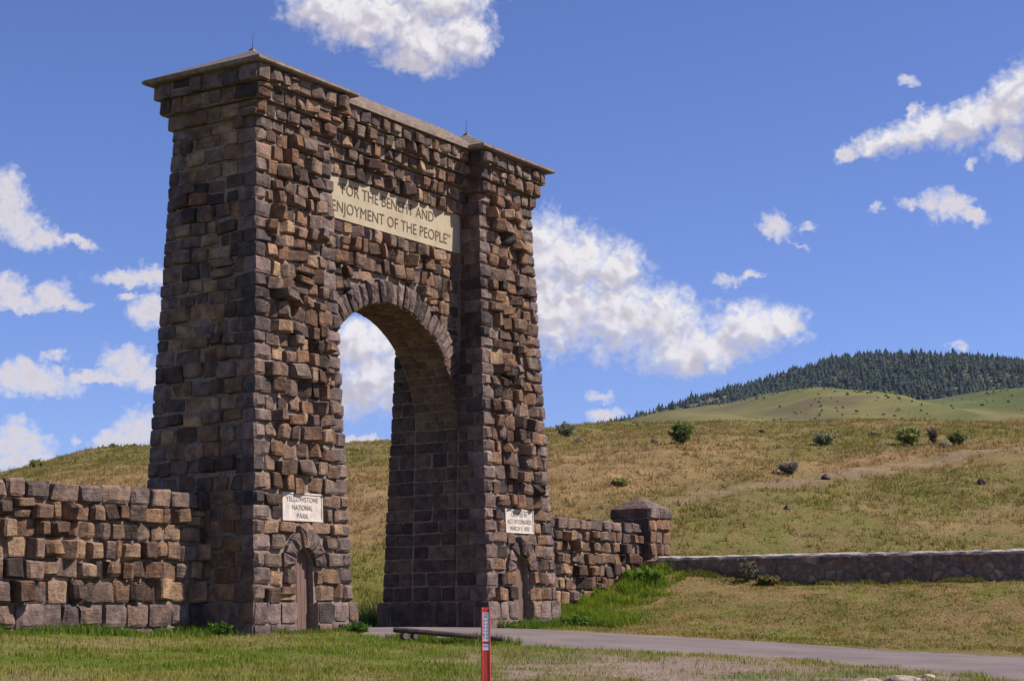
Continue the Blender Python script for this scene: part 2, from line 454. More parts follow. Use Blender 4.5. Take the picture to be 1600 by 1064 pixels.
def road_material():
    m, N, b, out = new_mat('worn_asphalt')
    geo = N.n('ShaderNodeNewGeometry')
    P = geo.outputs['Position']
    n = N.noise(P, 0.55, 4, 0.6); f = N.noise(P, 45.0, 3, 0.7)
    at = N.n('ShaderNodeAttribute', attribute_name='col')
    c = N.mix(N.rng(n, 0.3, 0.7), (0.165, 0.130, 0.120), (0.225, 0.180, 0.166))
    c = N.mix(N.rng(f, 0.35, 0.7, 0.0, 0.6), N.mix(1.0, c, (0.78, 0.77, 0.78), 'MULTIPLY'), N.mix(1.0, c, (1.25, 1.22, 1.2), 'MULTIPLY'))
    c = N.mix(1.0, c, at.outputs['Color'], 'MULTIPLY')
    N.link(c, b.inputs['Base Color']); bump(N, b, f, 0.35, 0.01)
    return m
M_ROAD = road_material()

# ------------------------------------------------------------------ the lie of the land
AX, AY, TH = -6.53256, 43.34222, 0.5647902          # arch corner and direction of its front
ST, CT = math.sin(TH), math.cos(TH)
def to_uv(x, y):
    return (x - AX) * ST + (y - AY) * CT, -(x - AX) * CT + (y - AY) * ST
def to_xy(u, v):
    return AX + u * ST - v * CT, AY + u * CT + v * ST
WA = (5.1, 62.45); WD = (0.949, -0.316); WN = (-0.316, -0.949)     # low wall along the slope
CRX = [-400, -120, -60, -42, -35.4, -29.6, -25, -10, 2.2, 6.6, 22, 35, 60, 120, 400]
CRZ = [3, 5, 7.5, 9.3, 10.1, 11.55, 12.0, 12.0, 12.95, 13.15, 13.0, 12.9, 12.6, 11, 7]
BV = [-60, -40, -32, -28, -24, -20, -16, -12, -8, -5, -3, -1.5, -.3, 1]
BZ = [-1.3, -1.2, -1.13, -1.08, -1.01, -.92, -.80, -.64, -.43, -.26, -.14, -.07, -.03, -.02]
NEAR = [(-29, -11), (-24, -5), (-19, -.4), (-17.4, 1.1), (-15.6, 2.6), (-13.9, 3.4), (-12.2, 3.9), (-11, 3.8), (-9.6, 3.6), (-8, 3.0), (-6.2, 2.3), (-5.2, 1.5), (-3.8, 1.3), (-1.6, 2.4), (0, 3.6), (4, 3.7), (18, 3.5)]
FAR = [(-30, 5), (-24, 8), (-18, 9.3), (-15.5, 9.7), (-13, 10.2), (-11, 10.9), (-8.5, 11.4), (-5.5, 11.2), (-3, 10.4), (-1.0, 9.75), (4, 9.65), (18, 9.6)]

CREST_DROP = 0.45
def sst(a, b, x):
    t = np.clip((np.asarray(x, float) - a) / (b - a), 0, 1)
    return t * t * (3 - 2 * t)
def ground0(x, y):
    x = np.asarray(x, float); y = np.asarray(y, float)
    v = -(x - AX) * CT + (y - AY) * ST
    b = np.interp(v, BV, BZ)
    b = b + .16 * sst(-7, -11, x) * sst(25, 38, y)
    s = (x - WA[0]) * WN[0] + (y - WA[1]) * WN[1]
    t = np.clip((9.2 - s) / 8.8, 0, 1)
    bank = (1.20 - b) * (.4 * t + .6 * t * t * (3 - 2 * t))
    Hc = np.interp(x - .22 * (120 - np.minimum(y, 120)) * sst(-1, -10, x), CRX, CRZ) - CREST_DROP
    tt = np.clip((y - 57) / 63, 0, 1)
    hill = Hc * tt * (1.75 - .75 * tt) - .02
    z = b + bank * (1 - sst(64, 74, y))
    z = np.where(y < 57, z, np.maximum(z, hill))
    back = sst(122, 330, y)
    return z * (1 - back) + 4.0 * back * np.where(Hc > 4, 1, Hc / 4)
def roadmask(u, v, soft=0.25):
    a = np.interp(v, [p[0] for p in NEAR], [p[1] for p in NEAR])
    b = np.interp(v, [p[0] for p in FAR], [p[1] for p in FAR])
    return sst(-soft, soft, u - a) * sst(-soft, soft, b - u) * (v > -30) * (v < 11)
def ground(x, y):
    x = np.asarray(x, float); y = np.asarray(y, float)
    u, v = to_uv(x, y)
    hillw = sst(60, 75, y)
    bumps = (fbm(x * .5, y * .5, 5) - .5) * (.10 + .30 * hillw) + (fbm(x * .12, y * .12, 9) - .5) * (.9 * hillw) \
        + (fbm(x * 1.7, y * 1.7, 12, 3) - .5) * (.06 + .16 * hillw)
    away = 1 - roadmask(u, v, 1.2)
    return ground0(x, y) + bumps * away
def s_wall(x, y):
    return (x - WA[0]) * WN[0] + (y - WA[1]) * WN[1]

TRACK = [(3.5, 72.2), (6.6, 73), (9.6, 74.8), (12.8, 77.5), (16.1, 79.8), (19.6, 82), (24.9, 84.5), (34, 88)]
GREEN = np.array((.122, .168, .017)); OLIVE = np.array((.185, .166, .040)); DRY = np.array((.355, .255, .105))
BROWN = np.array((.30, .195, .085)); DIRT = np.array((.34, .262, .208)); LUSH = np.array((.115, .20, .014))
def lerp(a, b, t):
    t = np.asarray(t)[..., None]
    return a * (1 - t) + b * t
def bank_zone(u, v):
    far = np.interp(v, [p[0] for p in FAR], [p[1] for p in FAR])
    return sst(-.2, .3, u - far) * np.maximum(sst(-1.2, -3.2, v), sst(16, 18.5, u))
def turf_colour(x, y):
    x = np.asarray(x, float); y = np.asarray(y, float)
    u, v = to_uv(x, y); s = s_wall(x, y)
    n1 = fbm(x * .33, y * .33, 21); n2 = fbm(x * 1.1, y * 1.1, 22); n3 = fbm(x * .09, y * .09, 23)
    one = np.ones(x.shape)
    # lawn in front of the arch
    d = sst(.40, .66, n1 * .55 + n2 * .45 + .10 * sst(36, 24, y) - .10 * sst(-2.5, 0, v))
    lawn = lerp(GREEN * one[..., None], DRY, d * .48)
    bare = sst(.50, .62, n2 * .6 + n1 * .4 + .07 * sst(-3, 1, x) * sst(41, 33, y) - .05)
    near = np.interp(v, [p[0] for p in NEAR], [p[1] for p in NEAR])
    right = sst(-1.5, 3.0, x) * sst(43, 38, y) * sst(.6, 2.6, near - u + 1.2 * (n1 - .5))
    lawn = lerp(lawn, DRY * .95, right * .45 * sst(.36, .56, n1))
    bare = np.maximum(bare, right * sst(.32, .50, n2 * .5 + n1 * .3 + fbm(x * 3, y * 3, 27, 2) * .2))
    lawn = lerp(lawn, DIRT * .95, bare * (.25 + .68 * np.maximum(right, sst(-4, 0, x) * sst(43, 35, y))))
    # short dry bank between road and low wall
    bk = lerp(OLIVE * one[..., None], DRY * .85, sst(.36, .64, n2 * .6 + n1 * .4) * .7)
    bk = lerp(bk, BROWN * 1.05, sst(.52, .66, fbm(x * 2.3, y * 2.3, 31)) * .6)
    bk = lerp(bk, GREEN * 1.2, sst(.62, .74, fbm(x * .8, y * .8, 33)) * .6)
    edge = np.abs(u - np.interp(v, [p[0] for p in FAR], [p[1] for p in FAR]))
    bk = lerp(bk, DIRT * .8, sst(1.6, .2, edge) * .75 * sst(8, 11, x))
    wb = bank_zone(u, v)
    c = lerp(lawn, bk, wb)
    # hillside
    ycen = 80 + 3.0 * (n3 - .5) + .35 * (x - 4) * (x > 4)
    band = np.exp(-((y - ycen) / 5.5) ** 2) * sst(16, 6, x) + np.exp(-((y - ycen + 8) / 5.0) ** 2) * sst(7, -3, x)
    ol = lerp(OLIVE * one[..., None], GREEN * 1.02, sst(.42, .68, n1) * .55)
    h = lerp(ol, DRY * .85, sst(.40, .66, n2 * .5 + n1 * .5) * .55)
    h = lerp(h, lerp(BROWN * one[..., None], DRY, sst(.4, .65, n2)), np.clip(band * 1.5, 0, 1) * (.70 + .30 * sst(.3, .55, n1)))
    h = lerp(h, lerp(BROWN * one[..., None], DRY, n2), sst(.50, .64, fbm(x * .10, y * .16, 49, 3)) * .5)
    h = lerp(h, BROWN * .75, sst(.58, .70, fbm(x * 1.9, y * .9, 41)) * .45)
    low = sst(70, 62, y) * sst(-2, -5, x)
    h = lerp(h, lerp(OLIVE * one[..., None], GREEN * 1.4, n2), low * .7)
    ty = np.interp(x, [p[0] for p in TRACK], [p[1] for p in TRACK])
    dt = (y - ty) * .85 + (n2 - .5) * 1.6
    tr = np.exp(-(dt / .75) ** 2) * sst(4.5, 9, x)
    h = lerp(h, DIRT * np.array((1.08, .98, .85)), tr * .62 * sst(.25, .6, fbm(x * .7, y * .7, 47)))
    cut = np.exp(-((dt - 2.2) / 1.4) ** 2) * sst(9, 15, x)
    h = lerp(h, BROWN * 1.1, cut * .75)
    hw = np.maximum(sst(57, 62, y) * sst(.2, -.6, s), sst(57, 60, y) * sst(2.0, 0, x))
    c = lerp(c, h, hw)
    far = sst(150, 400, y)
    c = lerp(c, np.array((.16, .15, .055)), far)
    return c

def axis(lo, hi, step, outs):
    a = list(np.arange(lo, hi + 1e-6, step))
    k = step; v = a[-1]
    while v < outs[1]:
        k *= 1.22; v += k; a.append(v)
    k = step; v = a[0]; pre = []
    while v > outs[0]:
        k *= 1.22; v -= k; pre.append(v)
    return np.array(pre[::-1] + a)

def build_ground():
    xs = axis(-34, 36, .42, (-4200, 4200)); ys = axis(16, 128, .42, (-900, 6500))
    X, Y = np.meshgrid(xs, ys)
    Z = ground(X, Y)
    u, v = to_uv(X, Y)
    Z = Z - .05 * roadmask(u, v, .3)
    nx, ny = len(xs), len(ys)
    V = np.c_[X.ravel(), Y.ravel(), Z.ravel()]
    i = np.arange(nx * ny).reshape(ny, nx)
    F = np.c_[i[:-1, :-1].ravel(), i[:-1, 1:].ravel(), i[1:, 1:].ravel(), i[1:, :-1].ravel()]
    C = turf_colour(X.ravel(), Y.ravel()) * np.array((.80, .74, .78))
    m = np_mesh('ground', V, F, M_GROUND, C, True)
    return tag(link('ground', m), kind='structure')
build_ground()

def build_road():
    vs = np.arange(-29, 10.5, .3)
    a = np.interp(vs, [p[0] for p in NEAR], [p[1] for p in NEAR]); b = np.interp(vs, [p[0] for p in FAR], [p[1] for p in FAR])
    k = 22
    V = []; C = []
    for vv, p, q in zip(vs, a, b):
        p2 = p + (vnoise(vv * 1.7, 3.0, 3) - .5) * .35 + (vnoise(vv * 4.5, 1.0, 7) - .5) * .16; q2 = q + (vnoise(vv * 1.7, 9.0, 4) - .5) * .35 + (vnoise(vv * 4.5, 5.0, 8) - .5) * .16
        for j in range(k + 1):
            t = j / k
            u = p2 + (q2 - p2) * t
            x, y = to_xy(u, vv)
            z = float(ground(x, y)) + .02 + .05 * math.sin(math.pi * t) - (.07 if j in (0, k) else 0)
            V.append((x, y, z))
            e = min(t, 1 - t) * (q2 - p2)
            wheel = .93 if .22 < t < .34 or .66 < t < .78 else 1.0
            g = 1.18 if e < .35 else wheel
            C.append((g, g * (.95 if e < .35 else 1), g * (.88 if e < .35 else 1)))
    F = []
    for i in range(len(vs) - 1):
        for j in range(k):
            o = i * (k + 1) + j
            F.append((o, o + k + 1, o + k + 2, o + 1))
    F = [f[::-1] for f in F]
    m = np_mesh('road', V, F, M_ROAD, np.array(C), True)
    return tag(link('road', m), kind='structure')
build_road()

# ------------------------------------------------------------------ far country
def hz(px): return 949.54 - .012 * (px - 800)
SKY1 = [(-300, 940), (200, 900), (500, 760), (700, 712), (850, 694), (975, 658), (1000, 652), (1100, 624), (1200, 602), (1250, 584), (1300, 567), (1350, 560), (1400, 558), (1450, 560), (1500, 562), (1550, 569), (1600, 574), (1750, 596), (2000, 640), (2400, 700), (3000, 760)]
SKY2 = [(-300, 945), (100, 920), (400, 800), (700, 730), (850, 702), (980, 658), (1050, 649), (1120, 638), (1180, 621), (1250, 613), (1300, 619), (1350, 627), (1400, 631), (1450, 630), (1540, 616), (1600, 625), (1750, 638), (2000, 690), (2500, 740)]
YM, YH = 1650.0, 800.0
MX = np.array([(p - 800) / 2712.12 * YM for p, q in SKY1]); MZ = np.array([EYE + (hz(p) - q) / 2712.12 * YM for p, q in SKY1])
HX = np.array([(p - 800) / 2712.12 * YH for p, q in SKY2]); HZ = np.array([EYE + (hz(p) - q) / 2712.12 * YH for p, q in SKY2])
def mountain_z(x, y):
    top = np.interp(x, MX, MZ) + (fbm(x * .02, y * 0, 51) - .5) * 5
    f = np.clip((y - 820) / (YM - 820), 0, 1); f = f * (1.45 - .45 * f)
    g = sst(YM, YM + 1500, y)
    rid = (fbm(x * .011, y * .006, 52, 4) - .5) * 34 * np.sin(np.clip(f, 0, 1) * math.pi) * (y < YM)
    return top * f * (1 - g) + rid + g * 20 - 6 * (y < 830)
def hill_z(x, y):
    top = np.interp(x, HX, HZ) + (fbm(x * .03, y * 0 + 3, 61) - .5) * 1.5
    f = np.clip((y - 330) / (YH - 330), 0, 1); f = f * (1.6 - .6 * f)
    fold = ((fbm(x * .022 + .006 * y, y * .004, 62, 5, .58) - .5) * 24 - np.abs(fbm(x * .045, y * .004, 63, 3) - .5) * 14) * np.sin(f * math.pi) ** .8
    g = sst(YH, YH + 420, y)
    return top * f * (1 - .75 * g) + fold * (y < YH) - 2 * (y < 340)
def grid_obj(name, xs, ys, zf, cf, mat):
    X, Y = np.meshgrid(xs, ys)
    Z = zf(X, Y)
    nx, ny = len(xs), len(ys)
    i = np.arange(nx * ny).reshape(ny, nx)
    F = np.c_[i[:-1, :-1].ravel(), i[:-1, 1:].ravel(), i[1:, 1:].ravel(), i[1:, :-1].ravel()]
    m = np_mesh(name, np.c_[X.ravel(), Y.ravel(), Z.ravel()], F, mat, cf(X.ravel(), Y.ravel()), True)
    return tag(link(name, m), kind='structure')
def hill_col(x, y):
    n = fbm(x * .012, y * .008, 71); n2 = fbm(x * .05, y * .03, 72)
    c = lerp(np.array((.088, .105, .022)) * np.ones((len(x), 1)), np.array((.160, .138, .042)), sst(.36, .62, n))
    return lerp(c, np.array((.10, .075, .042)), sst(.54, .66, n2) * .6)
def clearing(x, y):
    return fbm(x * .008, y * .005, 77, 4)
def mtn_col(x, y):
    n = fbm(x * .03, y * .02, 74)
    c = lerp(np.array((.065, .070, .034)) * np.ones((len(x), 1)), np.array((.13, .115, .048)), n)
    return lerp(c, np.array((.15, .15, .06)), sst(.50, .62, clearing(x, y)))
grid_obj('foothills', np.arange(-420, 900, 9.0), np.r_[np.arange(320, 830, 7.0), np.arange(840, 1300, 40)], hill_z, hill_col, M_FAR)
grid_obj('mountain', np.arange(-500, 1700, 16.0), np.r_[np.arange(810, 1680, 14.0), np.arange(1700, 3300, 90)], mountain_z, mtn_col, M_FAR)

# ------------------------------------------------------------------ conifers on the mountain
def conifer_arrays(seed, tiers=7, seg=7):
    r = random.Random(seed)
    V, F, C = [], [], []
    slim = r.uniform(.22, .36)
    lean = (r.uniform(-.03, .03), r.uniform(-.03, .03))
    V += [(.018, 0, 0), (-.009, .016, 0), (-.009, -.016, 0), (0, 0, .3)]
    F += [(0, 1, 3), (1, 2, 3), (2, 0, 3)]; C += [(.07, .05, .04)] * 4
    for k in range(tiers):
        t = k / (tiers - 1)
        z0 = .10 + .74 * t + r.uniform(-.015, .015)
        rad = slim * (1 - t) ** .75 * r.uniform(.8, 1.15) + .02
        z1 = min(1.0, z0 + .26 - .10 * t)
        cx, cy = lean[0] * t + r.uniform(-.02, .02), lean[1] * t + r.uniform(-.02, .02)
        b = len(V); ph = r.uniform(0, 6)
        for i in range(seg):
            a = ph + 2 * math.pi * i / seg
            q = rad * r.uniform(.6, 1.3)
            V.append((cx + q * math.cos(a), cy + q * math.sin(a), z0 - r.uniform(0, .05)))
            g = r.uniform(.75, 1.25)
            C.append((.028 * g, .042 * g, .029 * g))
        V.append((lean[0] * t, lean[1] * t, z1)); C.append((.040, .056, .040))
        for i in range(seg):
            F.append((b + i, b + (i + 1) % seg, b + seg))
    return np.array(V), np.array(F), np.array(C)
CONIF = [conifer_arrays(s) for s in range(10)]
def build_forest():
    rng = np.random.default_rng(4)
    n = 16500
    y = rng.uniform(840, 1690, n); px = rng.uniform(840, 1900, n)
    x = (px - 800) / 2712.12 * y + rng.uniform(-3, 3, n)
    keep = clearing(x, y) < .475 + .12 * rng.random(n)
    keep &= rng.random(n) < .35 + .65 * sst(860, 1050, y)
    # some ranks right on the ridge
    m2 = 700
    px2 = rng.uniform(930, 1700, m2); y2 = rng.uniform(1600, 1690, m2)
    x = np.r_[x[keep], (px2 - 800) / 2712.12 * y2]; y = np.r_[y[keep], y2]
    z = mountain_z(x, y)
    h = (3.4 + 6.8 * rng.random(len(x)) ** 1.5) * (1 + .45 * (rng.random(len(x)) > .93))
    # which of them rise above the foothills as seen from the road
    pxs = 800 + 2712.12 * x / y
    fh = np.interp(pxs, [p for p, q in SKY2], [(hz(p) - q) / 2712.12 for p, q in SKY2])
    seen = (z + h * .7 - EYE) / y > fh
    x, y, z, h = x[seen], y[seen], z[seen], h[seen]
    pxs = pxs[seen]
    inframe = (pxs > 955) & (pxs < 1595)
    foot = (z - EYE) / y > fh[seen]
    # drawn largest: tallest against their distance and standing clear of the foothills
    score = h / y * inframe * foot
    top = set(np.argsort(-score)[:290].tolist())
    protos = [np_mesh('pine_tree', V, F, M_NEEDLE, C) for V, F, C in CONIF]
    AV, AF, AC = [], [], []; base = 0
    rr = random.Random(8)
    for i in range(len(x)):
        k = rr.randrange(len(CONIF)); w = h[i] * rr.uniform(.85, 1.25); a = rr.uniform(0, 6.28)
        if i in top:
            o = link('pine_tree', protos[k], None, Matrix.Translation((x[i], y[i], z[i] - .4)) @ Matrix.Rotation(a, 4, 'Z') @ Matrix.Diagonal((w, w, h[i], 1)))
            tag(o, 'dark green conifer standing in the forest on the far mountain', 'tree', 'conifers on the far mountain')
        else:
            V, F, C = CONIF[k]
            ca, sa = math.cos(a), math.sin(a)
            P = np.c_[(V[:, 0] * ca - V[:, 1] * sa) * w + x[i], (V[:, 0] * sa + V[:, 1] * ca) * w + y[i], V[:, 2] * h[i] + z[i] - .4]
            g = rr.uniform(.55, 1.6)
            AV.append(P); AF.append(F + base); AC.append(C * np.array((g * rr.uniform(.9, 1.2), g, g))); base += len(V)
    m = np_mesh('forest', np.concatenate(AV), np.concatenate(AF), M_NEEDLE, np.concatenate(AC))
    tag(link('forest', m), kind='stuff')
build_forest()

def build_scrub():
    rng = np.random.default_rng(9)
    n = 1100
    y = rng.uniform(420, 810, n); x = (rng.uniform(860, 1700, n) - 800) / 2712.12 * y
    k = fbm(x * .03, y * .012, 66, 4) > .53 - .05 * (rng.random(n) > .8)
    x, y = x[k], y[k]; n = len(x)
    z = hill_z(x, y); r = rng.uniform(.25, .8, n); h = rng.uniform(.3, .9, n)
    ang = np.arange(5) * 2 * math.pi / 5
    ring = np.stack([np.stack([x + r * math.cos(a) * rng.uniform(.7, 1.3, n), y + r * math.sin(a), z - .1], 1) for a in ang], 1)
    mid = np.stack([np.stack([x + r * .8 * math.cos(a + .5), y + r * .8 * math.sin(a + .5), z + h * rng.uniform(.4, .8, n)], 1) for a in ang], 1)
    V = np.concatenate([ring, mid, np.stack([x, y, z + h], 1)[:, None]], 1).reshape(-1, 3)
    o = np.arange(n)[:, None] * 11
    F = []
    for i in range(5):
        j = (i + 1) % 5
        F += [o + np.array([[i, j, 5 + i]]), o + np.array([[j, 5 + j, 5 + i]]), o + np.array([[5 + i, 5 + j, 10]])]
    c = np.repeat(np.array((.085, .098, .036)) * rng.uniform(.7, 1.8, (n, 1)), 11, 0)
    tag(link('hill_scrub', np_mesh('hill_scrub', V, np.concatenate(F), M_NEEDLE, c)), kind='stuff')
build_scrub()

# ------------------------------------------------------------------ grass
def blades(x, y, z, h, w, col, rng, segs=2, lean=.5):
    n = len(x)
    a = rng.uniform(0, 2 * math.pi, n); b = rng.uniform(0, 2 * math.pi, n)
    dx, dy = np.cos(a) * w * .5, np.sin(a) * w * .5
    L = h * lean * rng.random(n)
    lx, ly = np.cos(b) * L, np.sin(b) * L
    if segs == 1:
        V = np.stack([np.c_[x - dx, y - dy, z], np.c_[x + dx, y + dy, z], np.c_[x + lx, y + ly, z + h]], 1)
        F = np.arange(n * 3).reshape(n, 3)
        C = np.repeat(col, 3, 0)
        return V.reshape(-1, 3), F, C
    m = .55
    V = np.stack([np.c_[x - dx, y - dy, z], np.c_[x + dx, y + dy, z],
                  np.c_[x + lx * .3 - dx * .8, y + ly * .3 - dy * .8, z + h * m], np.c_[x + lx * .3 + dx * .8, y + ly * .3 + dy * .8, z + h * m],
                  np.c_[x + lx, y + ly, z + h]], 1)
    i = np.arange(n)[:, None] * 5
    F = np.concatenate([i + np.array([[0, 1, 3]]), i + np.array([[0, 3, 2]]), i + np.array([[2, 3, 4]])], 0)
    return V.reshape(-1, 3), F, np.repeat(col, 5, 0)

def vary(c, rng, a=.25, dry=.12):
    n = len(c)
    g = rng.uniform(1 - a, 1 + a, (n, 1))
    c = c * g
    d = (rng.random(n) < dry)[:, None]
    return np.where(d, DRY * rng.uniform(.8, 1.2, (n, 1)), c)

def free_of_masonry(u, v, x, y):
    inw = (v > 1.05) & (v < 2.4) & (u < 24.2)
    tow = (v > -.72) & (v < 4.0) & ((u > -.7) & (u < 3.6) | (u > 9.7) & (u < 13.9))
    s = s_wall(x, y)
    t = (x - WA[0]) * WD[0] + (y - WA[1]) * WD[1]
    low = (s < 0.02) & (s > -.6) & (t > -.2)
    pil = (u > 22.2) & (u < 24.1) & (v > .5) & (v < 2.4)
    return ~(inw | tow | low | pil)

def build_grass():
    rng = np.random.default_rng(11)
    # lawn in front of the arch and the bank below the low wall
    n = 390000
    y = 17.5 + (63 - 17.5) * rng.random(n) ** 1.15
    x = (rng.uniform(-480, 2000, n) - 800) / 2712.12 * y
    u, v = to_uv(x, y); s = s_wall(x, y)
    clump = fbm(x * 1.6, y * 1.6, 81, 3)
    ok = (roadmask(u, v, .22) < .25 * rng.random(n)) & free_of_masonry(u, v, x, y) & ((s > -.1) | (y < 57)) & ((v < 1.2) | (u > 3))
    col = turf_colour(x, y)
    bare = np.clip((col[:, 0] - .20) / .14, 0, 1) * (col[:, 2] > .11)
    ok &= rng.random(n) > bare * .93
    bankw = bank_zone(u, v)
    ok &= rng.random(n) < (.30 + .7 * sst(.36, .56, clump)) * (1 - .25 * bankw)
    x, y, u, v, s, clump, col, bankw = (q[ok] for q in (x, y, u, v, s, clump, col, bankw))
    h = rng.uniform(.035, .085, len(x)) * (1 + .8 * sst(.5, .72, clump)) * (1 - .55 * bankw)
    h *= np.where(y < 26, .8, 1)
    V, F, C = blades(x, y, ground(x, y) - .01, h, rng.uniform(.010, .022, len(x)), vary(col * np.array((1.34, 1.34, 1.0)), rng), rng)
    parts = [(V, F, C)]
    # taller growth: along wall feet, beside the tower bases, in tufts at the road edge
    def strip(us, vs, k, hh, c, uv=True, w=.02):
        t = rng.random(k); p = rng.random(k)
        U = us[0] + (us[1] - us[0]) * t; W = vs[0] + (vs[1] - vs[0]) * p ** 1.4
        if uv:
            X, Y = to_xy(U, W)
        else:
            X = WA[0] + WD[0] * U + WN[0] * W; Y = WA[1] + WD[1] * U + WN[1] * W
        cl = fbm(X * 1.5, Y * 1.5, 85, 3)
        kk = rng.random(k) < .25 + .75 * sst(.38, .6, cl)
        X, Y, cl = X[kk], Y[kk], cl[kk]
        H = rng.uniform(hh[0], hh[1], len(X)) * (.55 + .9 * sst(.4, .7, cl))
        cc = vary(np.tile(c, (len(X), 1)), rng, .3, .06)
        parts.append(blades(X, Y, ground(X, Y) - .02, H, rng.uniform(w * .6, w * 1.2, len(X)), cc, rng, 2, .7))
    strip((-13, -.5), (.98, -.6), 9000, (.10, .24), LUSH * .9)
    strip((-.6, 3.4), (-.62, -1.1), 1800, (.06, .16), GREEN)
    strip((10.2, 14.2), (-.62, -1.6), 4200, (.12, .30), LUSH)
    strip((13.9, 22.2), (.95, -.9), 15000, (.10, .34), LUSH * np.array((1.5, 1.22, 1)), w=.028)
    strip((13.9, 20.0), (-.6, -1.5), 4500, (.06, .22), LUSH * np.array((1.6, 1.2, 1.1)), w=.026)
    strip((13.9, 16.5), (-1.0, -2.6), 3500, (.10, .26), LUSH * np.array((1.4, 1.15, 1)), w=.028)
    strip((22.2, 23.6), (.5, -.7), 3500, (.10, .30), LUSH * np.array((1.5, 1.2, 1)), w=.028)
    strip((.2, 17), (.04, .5), 16000, (.05, .17), (GREEN + OLIVE) * .5, uv=False)
    strip((9.6, 10.3), (3.6, 8), 2600, (.15, .45), LUSH * 1.0, w=.03)
    strip((10.0, 15), (4.2, 9), 7000, (.2, .6), (DRY + LUSH) * .5, w=.03)
    strip((1.2, 2.4), (-3.2, -6.4), 5200, (.08, .22), GREEN * 1.15)
    VV = np.concatenate([p[0] for p in parts]); CC = np.concatenate([p[2] for p in parts])
    o = 0; FF = []
    for p in parts:
        FF.append(p[1] + o); o += len(p[0])
    tag(link('lawn_grass', np_mesh('lawn_grass', VV, np.concatenate(FF), M_GRASS, CC)), kind='stuff')
    # hillside: tufts of bunch grass
    n = 58000
    y = 57.5 + 67 * rng.random(n) ** .9
    x = (rng.uniform(-400, 2000, n) - 800) / 2712.12 * y
    u, v = to_uv(x, y); s = s_wall(x, y)
    ok = ((s < -.7) | (x < 2)) & free_of_masonry(u, v, x, y) & ((u > 10) | (v > 3.2)) & (roadmask(u, v, .5) < .1)
    ty = np.interp(x, [p[0] for p in TRACK], [p[1] for p in TRACK])
    ok &= ~((np.abs(y - ty) < .8) & (x > 6) & (rng.random(n) < .85))
    m = 16000
    yb = rng.uniform(41, 63, m); xb = (rng.uniform(850, 1900, m) - 800) / 2712.12 * yb
    sb = s_wall(xb, yb); ub, vb = to_uv(xb, yb)
    okb = (sb > .3) & (sb < 13) & (ub > 11) & (roadmask(ub, vb, .5) < .05) & free_of_masonry(ub, vb, xb, yb)
    nb = len(x)
    x = np.r_[x, xb]; y = np.r_[y, yb]; ok = np.r_[ok, okb]
    cl = fbm(x * .6, y * .6, 91, 3)
    ok &= rng.random(len(x)) < .25 + .75 * sst(.36, .6, cl)
    x, y = x[ok], y[ok]
    col = turf_colour(x, y)
    k = 7
    tuft = rng.uniform(.6, 1.5, len(x)) * np.where((s_wall(x, y) > 0) & (x > 1), .45, 1)
    tuft *= np.where(rng.random(len(x)) < .05, 1.8, 1)
    tc = vary(col * np.array((1.12, 1.10, .95)), rng, .2, .10)
    dark = (rng.random(len(x)) < .05)[:, None]
    tc = np.where(dark, tc * np.array((.6, .68, .7)), tc)
    X = np.repeat(x, k) + rng.normal(0, .12, len(x) * k); Y = np.repeat(y, k) + rng.normal(0, .12, len(x) * k)
    H = np.repeat(tuft, k) * rng.uniform(.07, .21, len(X))
    V, F, C = blades(X, Y, ground(X, Y) - .02, H, rng.uniform(.03, .07, len(X)), np.repeat(tc, k, 0), rng, 1, .9)
    tag(link('hillside_grass', np_mesh('hillside_grass', V, F, M_GRASS, C)), kind='stuff')
build_grass()

